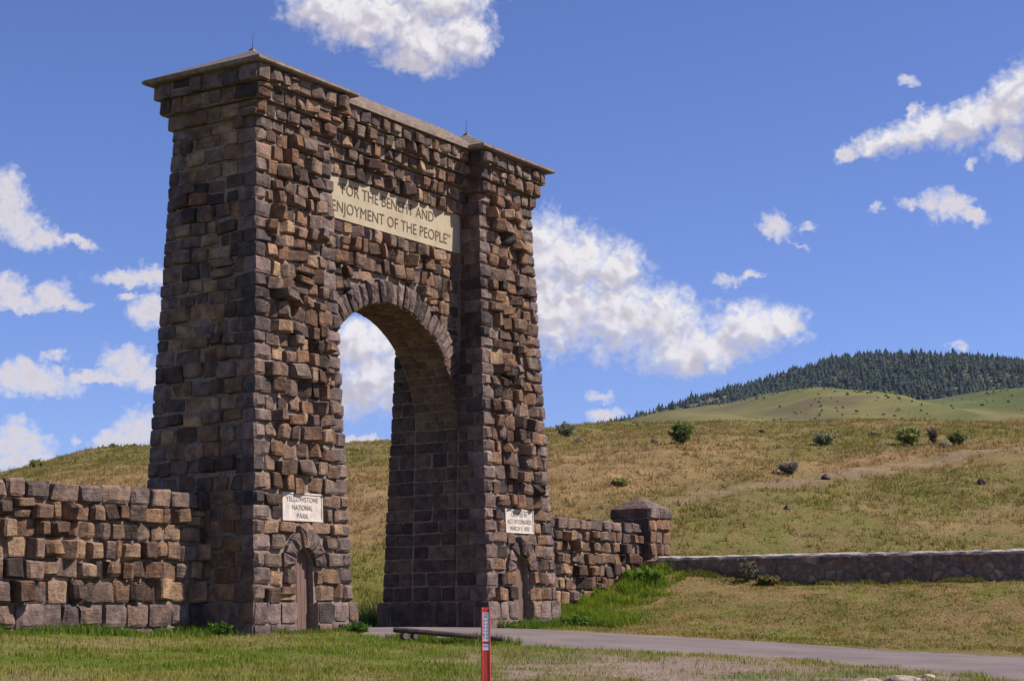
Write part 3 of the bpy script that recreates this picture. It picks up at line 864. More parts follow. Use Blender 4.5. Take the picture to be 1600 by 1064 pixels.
# ------------------------------------------------------------------ stones
def stone_mesh(style, seed, mat):
    r = random.Random(seed * 7919 + hash_style[style])
    j = r.uniform
    xs = [-.5, -.30 + j(-.06, .06), .30 + j(-.06, .06), .5]
    zs = [-.5, -.32 + j(-.06, .06), .32 + j(-.06, .06), .5]
    x0, z0 = j(-.35, .35), j(-.25, .35)
    ax, az_ = j(-.35, .35), j(-.15, .2)
    if style in ('facet', 'chip'):
        # broken faces that meet along a sharp arris
        xr = j(-.28, .30)
        xs = [-.5, xr, xr + (.5 - xr) * j(.45, .7), .5]
        zs = [-.5, -.40 + j(-.04, .06), .40 + j(-.06, .04), .5]
        dl, dr, dt = j(.30, .80), j(.55, 1.0), j(-.22, .18)
        if r.random() < .3: dl, dr = dr, dl
    elif style == 'block':
        xs = [-.5, -.40 + j(-.04, .04), .40 + j(-.04, .04), .5]
        zs = [-.5, -.40 + j(-.04, .04), .40 + j(-.04, .04), .5]
    cj = {'quoin': .0, 'flat': .035}.get(style, .085)
    cor = [[(j(-cj, cj), j(-cj, cj)) for _ in range(2)] for _ in range(2)]
    V = []
    for a in range(4):
        for b in range(4):
            x, z = xs[a], zs[b]
            edge = (a in (0, 3)) + (b in (0, 3))
            if style == 'pillow':
                d = (j(.88, 1.06), j(.60, .84), j(.45, .70))[edge]; sh = (1, j(.92, 1.0), j(.86, .97))[edge]
            elif style in ('facet', 'chip'):
                if x <= xr: d = dl + (1 - dl) * (x + .5) / (xr + .5)
                else: d = 1 + (dr - 1) * (x - xr) / (.5 - xr)
                d += dt * z
                if style == 'chip': d -= .5 * max(0, z + z0 * .5 - .05)
                d = max(.25, d) * (1, j(.88, .97), j(.80, .92))[edge] + j(-.025, .025)
                sh = (1, j(.94, 1.0), j(.88, .98))[edge]
            elif style == 'ridge':
                d = 1.02 - .9 * abs(x - x0) * j(.85, 1.1) - (.0, .05, .12)[edge] + j(-.05, .05); sh = (1, j(.9, .98), j(.84, .95))[edge]
            elif style == 'slope':
                d = .80 + ax * x * 1.5 + az_ * z * 1.2 + (.1, 0, -.1)[edge] + j(-.03, .03); sh = (1, j(.92, .99), j(.86, .96))[edge]
            elif style == 'peak':
                d = 1.08 - .75 * math.hypot(x - x0, z - z0) + j(-.06, .06); sh = (1, j(.88, .98), j(.80, .94))[edge]
            elif style == 'block':
                d = (j(.95, 1.03), j(.84, .94), j(.76, .90))[edge] + ax * x * .45 + az_ * z * .3; sh = (1, j(.95, 1.0), j(.90, .98))[edge]
            elif style == 'flat':
                d = (j(.95, 1.02), j(.86, .94), j(.78, .88))[edge]; sh = (1, j(.95, .99), j(.90, .96))[edge]
            else:   # quoin: a drafted block
                d = (j(.96, 1.12), j(.90, 1.0), j(.88, .95))[edge]; sh = (1, j(.965, .995), j(.95, .985))[edge]
            fx, fz = x + .5, z + .5
            dx = (cor[0][0][0] * (1 - fx) + cor[1][0][0] * fx) * (1 - fz) + (cor[0][1][0] * (1 - fx) + cor[1][1][0] * fx) * fz
            dz = (cor[0][0][1] * (1 - fx) + cor[1][0][1] * fx) * (1 - fz) + (cor[0][1][1] * (1 - fx) + cor[1][1][1] * fx) * fz
            w = .018
            V.append((x * sh + dx + (j(-w, w) if style != 'quoin' else j(-.008, .008)), -d, z * sh + dz + (j(-w, w) if style != 'quoin' else j(-.012, .012))))
    F = []
    idx = lambda a, b: a * 4 + b
    for a in range(3):
        for b in range(3):
            F.append((idx(a, b), idx(a + 1, b), idx(a + 1, b + 1), idx(a, b + 1)))
    loop = [(0, 0), (1, 0), (2, 0), (3, 0), (3, 1), (3, 2), (3, 3), (2, 3), (1, 3), (0, 3), (0, 2), (0, 1)]
    for a, b in loop:
        V.append((xs[a] + j(-.01, .01), 0.0, zs[b] + j(-.01, .01)))
    for i in range(12):
        k = (i + 1) % 12
        F.append((idx(*loop[k]), idx(*loop[i]), 16 + i, 16 + k))
    return mesh('stone_block', V, F, [mat])
hash_style = {s: 1000 + 37 * i for i, s in enumerate(('pillow', 'ridge', 'slope', 'peak', 'block', 'flat', 'quoin', 'facet', 'chip'))}
PROTO = {}
def proto(style, mat, rnd):
    key = (style, mat.name)
    if key not in PROTO:
        PROTO[key] = [stone_mesh(style, i + 1, mat) for i in range(18)]
    return rnd.choice(PROTO[key])

def frame_matrix(pt, ex, ey, ez, w, d, h, roll=0.0):
    if roll:
        q = Quaternion(ey, roll); ex = q @ ex; ez = q @ ez
    return Matrix(((ex.x * w, ey.x * d, ez.x * h, pt.x), (ex.y * w, ey.y * d, ez.y * h, pt.y), (ex.z * w, ey.z * d, ez.z * h, pt.z), (0, 0, 0, 1)))

class Face:
    """a wall plane: pt(s, z), horizontal ex, inward ey, upward ez; prot measured outwards"""
    def __init__(self, pt, ex, up):
        self.pt = pt
        self.ex = Vector(ex).normalized(); self.ez = Vector(up).normalized()
        self.ey = self.ez.cross(self.ex).normalized()

def put_stone(parent, name, face, s, z, w, h, prot, embed, style, mat, rnd, roll=0.0, yaw=0.0, pitch=0.0):
    # keep the face of a rounded stone clear of the mortar plane
    embed = min(embed, prot * {'block': 1.0, 'flat': 1.8, 'quoin': 99, 'facet': .30, 'chip': .30}.get(style, .35))
    p = Vector(face.pt(s, z)) + face.ey * embed
    ex, ey, ez = face.ex, face.ey, face.ez
    if yaw or pitch:
        q = Quaternion(ez, yaw) @ Quaternion(ex, pitch); ex, ey, ez = q @ ex, q @ ey, q @ ez
    M = frame_matrix(p, ex, ey, ez, w, prot + embed, h, roll)
    return link(name, proto(style, mat, rnd), parent, M)

def subtract(iv, cut):
    out = []
    for a, b in iv:
        if cut[1] <= a or cut[0] >= b:
            out.append((a, b)); continue
        if cut[0] - a > .16: out.append((a, cut[0]))
        if b - cut[1] > .16: out.append((cut[1], b))
    return out

def lay(parent, name, face, rows, srange, widths, prot, styles, mat, rnd, joint=.035, skip=None, embed=.12, split=.16, roll=.05, turn=0.0, jz=.025):
    n = 0
    jz_ = jz
    for i, (z0, z1) in enumerate(rows):
        zm = (z0 + z1) / 2
        iv = [srange(zm, i)]
        for c in (skip(z0, z1) if skip else ()):
            iv = subtract(iv, c)
        for a, b in iv:
            L = b - a
            if L < .12: continue
            wm = rnd.uniform(*widths)
            k = max(1, round(L / (.5 * (widths[0] + widths[1]))))
            ws = [rnd.uniform(*widths) for _ in range(k)]
            sc = L / sum(ws); ws = [w * sc for w in ws]
            s = a
            for w in ws:
                pr = prot(zm, s + w / 2, rnd) if callable(prot) else rnd.uniform(*prot)
                h = z1 - z0
                pieces = [(z0, z1)]
                if rnd.random() < split and h > .40:
                    m = z0 + h * rnd.uniform(.4, .6); pieces = [(z0, m), (m, z1)]
                for q0, q1 in pieces:
                    jz = rnd.uniform(-jz_, jz_) if roll else 0
                    pp = pr * rnd.uniform(.75, 1.2)
                    put_stone(parent, name, face, s + w / 2, (q0 + q1) / 2 + jz, max(.08, w - joint * rnd.uniform(.6, 1.6)),
                              max(.08, q1 - q0 - joint * rnd.uniform(.5, 1.4)), pp, embed, rnd.choice(styles), mat, rnd, rnd.uniform(-roll, roll), rnd.uniform(-turn, turn), rnd.uniform(-turn, turn) * .6)
                    n += 1
                s += w
    return n

def prism_stone(parent, name, poly, face, prot, embed, mat, rnd, inset=.94, ridge=0.0, sub=1):
    """irregular stone with outline poly [(s, z)...] counter-clockwise seen from outside"""
    pts = []
    n0 = len(poly)
    for i in range(n0):
        a, b = Vector(poly[i]), Vector(poly[(i + 1) % n0])
        for k in range(sub):
            pts.append(a.lerp(b, k / sub))
    c = sum(pts, Vector((0, 0))) / len(pts)
    V, F = [], []
    base = Vector(face.pt(c.x, c.y))
    def P(s, z, out):
        return Vector(face.pt(s, z)) - face.ey * out - base
    n = len(pts)
    for p in pts:
        q = c + (p - c) * rnd.uniform(inset - .03, inset + .02)
        V.append(P(q.x, q.y, prot * rnd.uniform(.6, .95)))
    for p in pts:
        V.append(P(p.x, p.y, -embed))
    cc = c + Vector((rnd.uniform(-.03, .03), rnd.uniform(-.03, .03)))
    if ridge:
        # an inner ring gives the face a broken ridge
        for p in pts:
            q = c + (p - c) * rnd.uniform(.38, .62)
            V.append(P(q.x, q.y, prot * rnd.uniform(.95, 1.0 + ridge)))
        V.append(P(cc.x, cc.y, prot * rnd.uniform(.8, 1.0 + ridge)))
        o = 3 * n
        for i in range(n):
            k = (i + 1) % n
            F += [(i, k, 2 * n + k, 2 * n + i), (2 * n + i, 2 * n + k, o)]
    else:
        V.append(P(cc.x, cc.y, prot * rnd.uniform(.95, 1.1)))
        F += [(i, (i + 1) % n, 2 * n) for i in range(n)]
    F += [((i + 1) % n, i, n + i, n + (i + 1) % n) for i in range(n)]
    return link(name, mesh(name, V, F, [mat]), parent, Matrix.Translation(base))

# ------------------------------------------------------------------ the arch
ZE, WT, GAP, D = 14.4, 2.843, 7.518, 2.743
BS, BF, BJ, OE = .03617, .03776, .0364, .669
CU, CZ, RI, RO = WT + GAP / 2, 5.82, 3.40, 4.05
M_ARCH = Matrix.Translation((AX, AY, 0)) @ Matrix.Rotation(math.pi / 2 - TH, 4, 'Z')

def bounds(t, z, off=0.0):
    h = ZE - z
    if t == 1: u0, u1 = -BS * h, WT + BJ * h
    else: u0, u1 = WT + GAP - BJ * h, 2 * WT + GAP + BS * h
    return u0 - off, u1 + off, -BF * h - off, D + BF * h + off

def tower_faces(t, off=0.0):
    f = Face(lambda s, z: (s, bounds(t, z, off)[2], z), (1, 0, 0), (0, BF, 1))
    l = Face(lambda s, z: (bounds(t, z, off)[0], -s, z), (0, -1, 0), (BS, 0, 1))
    r = Face(lambda s, z: (bounds(t, z, off)[1], s, z), (0, 1, 0), (-BS, 0, 1))
    return f, l, r

rA = random.Random(20)
ROWS = [(.76, 1.20), (1.20, 1.62), (1.62, 2.02), (2.02, 2.42), (2.42, 2.78), (2.78, 3.14), (3.14, 3.50)]
z = 3.5
hs = [rA.uniform(.31, .47) for _ in range(25)]
k = (13.15 - 3.5) / sum(hs)
for h in hs:
    ROWS.append((z, z + h * k)); z += h * k
PLINTH_ROWS = [(-.10, .22), (.22, .76)]
CORN = [(13.15, 13.55, .15), (13.55, 13.97, .30), (13.97, 14.395, .45)]

def text_mesh(body, height, width=None, spacing=1.0, extr=.006, bold=0.0):
    cu = bpy.data.curves.new('lettering', 'FONT')
    cu.body = body; cu.align_x = 'CENTER'; cu.size = 1.0; cu.space_character = spacing
    cu.resolution_u = 3; cu.offset = bold
    o = bpy.data.objects.new('lettering', cu); COL.objects.link(o)
    dg = bpy.context.evaluated_depsgraph_get(); dg.update()
    m = bpy.data.meshes.new_from_object(o.evaluated_get(dg))
    bpy.data.objects.remove(o); bpy.data.curves.remove(cu)
    xs = [v.co.x for v in m.vertices]; ys = [v.co.y for v in m.vertices]
    caps = 0.729 if True else max(ys)
    sy = height / caps
    sx = sy if width is None else width / (max(xs) - min(xs))
    mx = (max(xs) + min(xs)) / 2
    bm = bmesh.new(); bm.from_mesh(m)
    for v in bm.verts:
        v.co = Vector(((v.co.x - mx) * sx, -extr, v.co.y * sy))
    bm.to_mesh(m); bm.free()
    return m

def add_text(parent, lines, mat, face_M, bold=0.0):
    """lines: (body, centre x, baseline z, cap height, width); face_M puts local x/z on the panel"""
    for body, cx, bz, hh, ww in lines:
        m = text_mesh(body, hh, ww, bold=bold)
        m.materials.clear(); m.materials.append(mat)
        link('lettering', m, parent, face_M @ Matrix.Translation((cx, 0, bz)))

DOOR_HW, DOOR_SP = .40, 1.70
def build_arch():
    root = link('stone_arch', None, None, M_ARCH)
    tag(root, 'tall dark brown stone arch with two towers and a long tan inscription', 'arch')
    r = random.Random(5)
    for t in (1, 2):
        uc = WT / 2 if t == 1 else WT * 1.5 + GAP
        f, l, rt = tower_faces(t)
        # mortar core with the door niche cut into its front
        b0, b1 = bounds(t, -.7), bounds(t, ZE)
        arcp = [(uc - DOOR_HW, DOOR_SP)] + [(uc - DOOR_HW * math.cos(a), DOOR_SP + DOOR_HW * math.sin(a)) for a in [math.pi * i / 10 for i in range(1, 10)]] + [(uc + DOOR_HW, DOOR_SP)]
        outline = [(b0[0], -.7), (uc - DOOR_HW, -.7)] + arcp + [(uc + DOOR_HW, -.7), (b0[1], -.7), (b1[1], ZE), (b1[0], ZE)]
        V = [(u, bounds(t, zz)[2], zz) for u, zz in outline]
        n = len(V)
        tris = tessellate_polygon([[Vector((u, 0, zz)) for u, zz in outline]])
        F = []
        for a, b, c in tris:
            pa, pb, pc = (outline[i] for i in (a, b, c))
            cr = (pb[0] - pa[0]) * (pc[1] - pa[1]) - (pb[1] - pa[1]) * (pc[0] - pa[0])
            F.append((a, b, c) if cr > 0 else (a, c, b))
        nic = [(uc - DOOR_HW, -.7)] + arcp + [(uc + DOOR_HW, -.7)]
        ib = len(V); i0 = 1
        V += [(u, bounds(t, zz)[2] + .26, zz) for u, zz in nic]
        for i in range(len(nic) - 1):
            F.append((i0 + i, ib + i, ib + i + 1, i0 + i + 1))
        F.append(tuple(range(ib, ib + len(nic))))
        bb = len(V)
        V += [(b0[0], b0[3], -.7), (b0[1], b0[3], -.7), (b1[1], b1[3], ZE), (b1[0], b1[3], ZE)]
        BL, BR, TR, TL = 0, n - 3, n - 2, n - 1
        F += [(BL, TL, bb + 3, bb), (BR, bb + 1, bb + 2, TR), (bb + 1, bb, bb + 3, bb + 2), (TL, TR, bb + 2, bb + 3)]
        mb = MB(); mb.add(V, F)
        for z0, z1, s in CORN:                       # corbelled head
            b = bounds(t, z0, s - .03); c = bounds(t, z1, s - .03)
            mb.frustum((b[0], b[1], b[2], b[3]), z0 + .02, (c[0], c[1], c[2], c[3]), z1)
        for side in (0, 1):                          # plinth, left open at the door
            p0, p1 = bounds(t, -.6, .12), bounds(t, .74, .12)
            if side == 0: mb.frustum((p0[0], uc - DOOR_HW - .03, p0[2], p0[3]), -.6, (p1[0], uc - DOOR_HW - .03, p1[2], p1[3]), .74)
            else: mb.frustum((uc + DOOR_HW + .03, p0[1], p0[2], p0[3]), -.6, (uc + DOOR_HW + .03, p1[1], p1[2], p1[3]), .74)
        tw = mb.obj('tower', M_MORTAR, root)

        # corner stones, alternately long and short
        def qlen(i, which): return .56 if (i + which) % 2 else .34
        for i, (z0, z1) in enumerate(ROWS):
            zm = (z0 + z1) / 2
            u0, u1, v0, v1 = bounds(t, zm)
            h = z1 - z0 - .022
            lf, ls = qlen(i, 0), qlen(i, 1)
            pr = r.uniform(.04, .085)
            put_stone(tw, 'corner_stone', f, u0 + lf / 2 - .025, zm, lf + .05, h, pr, ls, 'quoin', M_QUOIN, r)
            if not (zm < 3.5 and False):
                put_stone(tw, 'corner_stone', f, u1 - lf / 2 + .02, zm, lf + .04, h, r.uniform(.04, .09), ls, 'quoin', M_QUOIN, r)
            # back corner seen in outline: left side of the tower
            put_stone(tw, 'corner_stone', l, -v1 + lf / 2 - .02, zm, lf + .04, h, r.uniform(.025, .05), ls, 'quoin', M_JAMB if t == 2 else M_QUOIN, r)
        # field stones of the sunlit front
        def skip(z0, z1):
            zm = (z0 + z1) / 2
            c = []
            if z1 > 2.79 and z0 < 3.49: c.append((uc - .83, uc + .83))
            if zm < 2.75:
                if z0 < DOOR_SP: c.append((uc - DOOR_HW - .01, uc + DOOR_HW + .01))
                if z1 > DOOR_SP - .02:
                    q = .90 ** 2 - max(0, (zm - .08) - DOOR_SP) ** 2
                    if q > 0: c.append((uc - math.sqrt(q), uc + math.sqrt(q)))
            return c
        def fr(zm, i):
            b = bounds(t, zm); return b[0] + qlen(i, 0), b[1] - qlen(i, 0)
        def pr(zm, s, rnd):
            if zm < 2.8: return rnd.uniform(.08, .20)
            if zm < 3.5: return rnd.uniform(.06, .13)
            if zm < 4.0: return rnd.uniform(.10, .24)
            return rnd.choice((.08, .15, .20, .26, .32, .38)) * rnd.uniform(.8, 1.15)
        lay(tw, 'stone', f, ROWS, fr, (.30, .66), pr, ('facet', 'facet', 'chip', 'block', 'slope', 'facet', 'block', 'pillow'), M_FIELD, r, .05, skip, split=.05, roll=.09, turn=.24, jz=.05)
        # shaded sides
        if t == 1:
            def sr(zm, i):
                b = bounds(t, zm); return -b[3] + qlen(i, 0), -b[2] - qlen(i, 1)
            lay(tw, 'stone', l, ROWS, sr, (.32, .84), lambda zm, s, q: q.uniform(.03, .08) if zm < 4 else q.choice((.03, .06, .10, .15, .19)), ('block', 'flat', 'block', 'slope', 'chip'), M_FIELD, r, .045, split=.12, roll=.10, turn=.10, jz=.05)
        else:
            def sr1(zm, i):
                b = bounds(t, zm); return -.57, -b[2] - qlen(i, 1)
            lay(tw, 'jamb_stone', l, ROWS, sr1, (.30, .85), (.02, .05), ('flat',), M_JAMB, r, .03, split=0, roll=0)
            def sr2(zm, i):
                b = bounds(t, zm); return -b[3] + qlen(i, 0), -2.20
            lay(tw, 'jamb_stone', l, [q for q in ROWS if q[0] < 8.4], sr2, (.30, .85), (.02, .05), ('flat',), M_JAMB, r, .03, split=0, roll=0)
        # plinth
        pf, pl, pr_ = tower_faces(t, .12)
        for i, (z0, z1) in enumerate(PLINTH_ROWS):
            lay(tw, 'plinth_stone', pf, [(z0, z1)], lambda zm, i: (bounds(t, zm, .13)[0], bounds(t, zm, .13)[1]), (.42, .72), (.03, .06), ('flat', 'pillow'), M_QUOIN, r, .03,
                lambda a, b: [(uc - DOOR_HW - .02, uc + DOOR_HW + .02)], split=0, roll=0)
            if t == 1 or i == 1:
                zz = [(z0, z1)] if t == 1 else [(-.06, z1)]
                lay(tw, 'plinth_stone', pl, zz, lambda zm, i: (-bounds(t, zm, .13)[3], -bounds(t, zm, .13)[2]), (.42, .75), (.02, .04), ('flat',), M_JAMB if t == 2 else M_QUOIN, r, .03, split=0, roll=0)
        # corbel courses under the roof
        for i, (z0, z1, s) in enumerate(CORN):
            cf, cl, cr = tower_faces(t, s - .03)
            lay(tw, 'corbel_stone', cf, [(z0, z1)], lambda zm, k: (bounds(t, zm, s)[0], bounds(t, zm, s)[1]), (.36, .62), lambda zm, ss, q: q.choice((.05, .1, .15, .2)) * q.uniform(.8, 1.2), ('facet', 'peak', 'pillow', 'chip', 'block'), M_CORB if i != 1 else M_FIELD, r, .06, split=.12, roll=.08, embed=.25, turn=.18)
            if t == 1:
                lay(tw, 'corbel_stone', cl, [(z0, z1)], lambda zm, k: (-bounds(t, zm, s)[3], -bounds(t, zm, s)[2]), (.34, .80), lambda zm, ss, q: q.choice((.02, .04, .07, .10)), ('flat', 'block', 'pillow'), M_QUOIN if i == 2 else M_FIELD, r, .04, split=.2, roll=.05, turn=.06)
            else:
                lay(tw, 'corbel_stone', cl, [(z0, z1)], lambda zm, k: (-.55 + i * .1, -bounds(t, zm, s)[2]), (.42, .75), (.025, .05), ('flat',), M_JAMB, r, .035, split=0, roll=0)
        # arched stones over the door
        a0, na = math.radians(-8), 7
        for i in range(na):
            a = a0 + (math.pi - 2 * a0) * i / na; b = a0 + (math.pi - 2 * a0) * (i + 1) / na
            g = .02
            key = i == na // 2
            ro = 1.0 if key else r.uniform(.80, .90)
            ri = DOOR_HW + .005
            P = lambda R_, an: (uc + R_ * math.cos(an), DOOR_SP + R_ * math.sin(an))
            prism_stone(tw, 'voussoir', [P(ri, a + g), P(ro, a + g * .6), P(ro * (1.02 if not key else 1.05), (a + b) / 2), P(ro, b - g * .6), P(ri, b - g), P(ri * .99, (a + b) / 2)], f,
                        r.uniform(.12, .17) + (.06 if key else 0), .4, M_QUOIN, r, .95, .25)
        # plank door, set deep in its niche
        dr = link('door', None, tw, Matrix.Translation((uc, bounds(t, 0)[2] + .20, 0)) @ Matrix.Rotation(-math.atan(BF), 4, 'X'))
        npl = 5; w = 2 * DOOR_HW / npl
        for i in range(npl):
            m = MB(); x = -DOOR_HW + i * w
            m.box(x + .006, x + w - .006, -.045 + r.uniform(-.004, .004), .0, -.25, DOOR_SP + DOOR_HW + .02)
            m.obj('plank', M_DOOR, dr)
        # pale plaque above the door
        v0 = bounds(t, 3.14)[2]
        tilt = Matrix.Rotation(-math.atan(BF), 4, 'X')
        pm = Matrix.Translation((uc, v0, 3.14)) @ tilt
        m = MB(); m.box(-.80, .80, -.035, .10, -.36, .36)
        m.box(-.80, .80, -.055, -.034, -.36, -.315); m.box(-.80, .80, -.055, -.034, .315, .36)
        m.box(-.80, -.765, -.055, -.034, -.315, .315); m.box(.765, .80, -.055, -.034, -.315, .315)
        pq = m.obj('plaque', M_PLAQUE, tw, pm)
        tm = Matrix.Translation((0, -.036, 0))
        if t == 1:
            add_text(pq, [('YELLOWSTONE', 0, .13, .135, 1.28), ('NATIONAL', 0, -.08, .135, .80), ('PARK', 0, -.29, .135, .46)], M_LETTER2, tm, .0)
        else:
            add_text(pq, [('CREATED BY', 0, .14, .135, .92), ('ACT OF CONGRESS', 0, -.075, .135, 1.36), ('MARCH 1, 1872', 0, -.285, .135, 1.08)], M_LETTER2, tm, .0)
        # hipped roof with its eave slab and stepped courses
        e = (-OE, WT + OE, -OE, D + OE) if t == 1 else (WT + GAP - OE, 2 * WT + GAP + OE, -OE, D + OE)
        ctr = (uc, D / 2)
        rb = MB(); rb.frustum((e[0] + .03, e[1] - .03, e[2] + .03, e[3] - .03), ZE, e, ZE + .035); rb.box(e[0], e[1], e[2], e[3], ZE + .036, ZE + .10)
        roof = rb.obj('roof', M_ROOF, tw)
        nc = 6
        top = ZE + 1.12
        for i in range(nc):
            a, b = i / nc, min(1.0, (i + 1.15) / nc)
            L = lambda q, tt: q[0] + (q[1] - q[0]) * tt
            def rect(tt, grow=0.0):
                tt = min(tt, .985)
                return (e[0] + (ctr[0] - e[0]) * tt - grow, e[1] + (ctr[0] - e[1]) * tt + grow, e[2] + (ctr[1] - e[2]) * tt - grow, e[3] + (ctr[1] - e[3]) * tt + grow)
            za = ZE + .08 + (top - ZE - .08) * a; zb = ZE + .08 + (top - ZE - .08) * b
            c = MB()
            q = rect(a + .02)
            c.box(q[0], q[1], q[2], q[3], za, za + .045)
            c.frustum(rect(a + .02), za + .046, rect(b), zb + .02)
            c.obj('roof_course', M_ROOF, roof)
        c = MB(); c.box(uc - .07, uc + .07, D / 2 - .07, D / 2 + .07, top - .06, top + .05); c.obj('finial', M_ROOF, roof)
        c = MB(); c.tube((uc, D / 2, top), (uc, D / 2, top + .50), .014, .006, 6); c.tube((uc, D / 2, top + .02), (uc, D / 2, top + .09), .035, .03, 8)
        c.obj('lightning_rod', M_METAL, tw)

    # ---------------- the span between the towers
    VS = .68
    arc = [(CU - RI * math.cos(math.pi * i / 48), CZ + RI * math.sin(math.pi * i / 48)) for i in range(49)]
    jl = lambda zz: BJ * (CZ - zz)
    out = [(CU - 3.75, -.6), (CU - RI + jl(-.6), -.6)] + arc + [(CU + RI - jl(-.6), -.6), (CU + 3.75, -.6), (CU + 3.95, 14.42), (CU - 3.95, 14.42)]
    VB = D - .6
    n = len(out)
    V = [(u, VS, zz) for u, zz in out] + [(u, VB, zz) for u, zz in out]
    F = []
    for a, b, c in tessellate_polygon([[Vector((u, 0, zz)) for u, zz in out]]):
        pa, pb, pc = (out[i] for i in (a, b, c))
        cr = (pb[0] - pa[0]) * (pc[1] - pa[1]) - (pb[1] - pa[1]) * (pc[0] - pa[0])
        if cr < 0: b, c = c, b
        F.append((a, b, c)); F.append((n + a, n + c, n + b))
    for i in range(n):
        k = (i + 1) % n
        F.append((k, i, n + i, n + k))
    mb = MB(); mb.add(V, F)
    NCR = 5; zc0 = 12.53; hc = (ZE - .005 - zc0) / NCR
    cv = [VS - .05 - .125 * (k + .6) for k in range(NCR)]
    for k in range(NCR):
        mb.box(CU - 3.85, CU + 3.85, cv[k], VS + .1, zc0 + k * hc + .03, zc0 + (k + 1) * hc)
        mb.box(CU - 3.85, CU + 3.85, VB - .1, D - cv[k], zc0 + k * hc + .03, zc0 + (k + 1) * hc)
    mb.box(CU - 3.75, CU - RI + .2, VS - .08, VS + .05, -.6, 5.6)   # jamb foot behind the tower corner
    sp = mb.obj('arch_span', M_MORTAR, root)
    inner = lambda zm: (WT + BJ * (ZE - zm) + .03, WT + GAP - BJ * (ZE - zm) - .03)
    fs = Face(lambda s, zz: (s, VS, zz), (1, 0, 0), (0, 0, 1))
    rows = []
    zz = 5.95
    while zz < 11.0:
        h = r.uniform(.33, .46); rows.append((zz, min(zz + h, 11.28))); zz += h
    rows[-1] = (rows[-1][0], 11.28)
    def skip2(z0, z1):
        zm = (z0 + z1) / 2 - .05 - CZ
        q = 4.07 ** 2 - zm * zm
        return [(CU - math.sqrt(q), CU + math.sqrt(q))] if q > 0 else []
    lay(sp, 'spandrel_stone', fs, rows, lambda zm, i: inner(zm), (.32, .58), lambda zm, s, q: q.uniform(.03, .06) if zm < 8.3 else (q.choice((.08, .14, .2, .26, .3)) if s < 9.3 else q.uniform(.04, .08)),
        ('facet', 'chip', 'slope', 'facet', 'block'), M_FIELD, r, .06, skip2, split=.1, roll=.10, turn=.2)
    for k in range(NCR):
        fc = Face(lambda s, zz, v=cv[k]: (s, v, zz), (1, 0, 0), (0, 0, 1))
        w = (.34, .56) if k < NCR - 1 else (.38, .62)
        lay(sp, 'corbel_stone', fc, [(zc0 + k * hc - (.07 if k == 0 else .0), zc0 + (k + 1) * hc)], lambda zm, i: (inner(zm)[0] - .0, inner(zm)[1]), w,
            (lambda zm, s, q: q.choice((.04, .1, .16, .22, .26))) if k < NCR - 1 else (lambda zm, s, q: q.uniform(.06, .16)), ('facet', 'chip', 'block', 'peak', 'slope'), M_CORB if k >= 3 else M_FIELD, r, .085, split=0, roll=.08, embed=.2, turn=.2)
    # ring of the arch
    fr_ = Face(lambda s, zz: (s, .60, zz), (1, 0, 0), (0, 0, 1))
    NV = 40
    for i in range(NV):
        a = math.pi * i / NV; b = math.pi * (i + 1) / NV
        g = .004
        ro = RO + r.uniform(-.05, .07)
        P = lambda R_, an: (CU + R_ * math.cos(an), CZ + R_ * math.sin(an))
        rough = 35 < math.degrees(a) < 150
        poly = [P(RI + .005, a + g), P((RI + ro) / 2, a + g), P(ro, a + g), P(ro + .01, (a + b) / 2), P(ro, b - g), P((RI + ro) / 2, b - g), P(RI + .005, b - g)]
        prism_stone(sp, 'voussoir', poly, fr_, r.uniform(.05, .15) if rough else r.uniform(.02, .05), .10, M_QUOIN if rough else M_JAMB, r, .95, .45 if rough else .05)
    # soffit
    for i in range(30):
        a = math.radians(1.5 + 4.6 * i); b = a + math.radians(4.6)
        am = (a + b) / 2
        fsf = Face(lambda s, zz, am=am: (CU + RI * math.cos(am) + zz * math.sin(am), s, CZ + RI * math.sin(am) - zz * math.cos(am)), (0, 1, 0), (math.sin(am), 0, -math.cos(am)))
        cuts = [.55, 1.02 + .2 * (i % 2), 1.55 + .15 * (i % 2), VB - .01]
        for q0, q1 in zip(cuts[:-1], cuts[1:]):
            put_stone(sp, 'soffit_stone', fsf, (q0 + q1) / 2, 0, q1 - q0 - .025, RI * math.radians(4.6) - .028, r.uniform(.015, .035), .08, 'flat', M_SOFFIT, r)
    # lining of the passage
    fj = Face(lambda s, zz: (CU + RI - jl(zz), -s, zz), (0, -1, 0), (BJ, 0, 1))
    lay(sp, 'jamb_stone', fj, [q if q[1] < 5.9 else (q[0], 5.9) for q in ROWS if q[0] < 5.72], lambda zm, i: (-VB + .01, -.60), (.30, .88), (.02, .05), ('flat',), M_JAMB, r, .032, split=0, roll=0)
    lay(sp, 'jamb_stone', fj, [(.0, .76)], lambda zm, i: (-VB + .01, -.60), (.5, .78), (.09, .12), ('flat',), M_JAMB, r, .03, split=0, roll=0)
    # long inscription
    m = MB(); m.box(2.97, 10.23, .60, VS + .02, 11.30, 12.50)
    pn = m.obj('inscription_panel', M_PANEL, sp)
    tm = Matrix.Translation((0, .597, 0))
    add_text(pn, [('\u201cFOR THE BENEFIT AND', 6.49, 12.03, .335, 4.66), ('ENJOYMENT OF THE PEOPLE\u201d', 6.80, 11.49, .335, 5.78)], M_LETTER, tm)
    # gabled roof of the span
    rb = MB(); ev = -.10
    rb.box(WT - .1, WT + GAP + .1, ev, D - ev, ZE + .006, ZE + .09)
    roof = rb.obj('roof', M_ROOF, sp)
    nc = 7
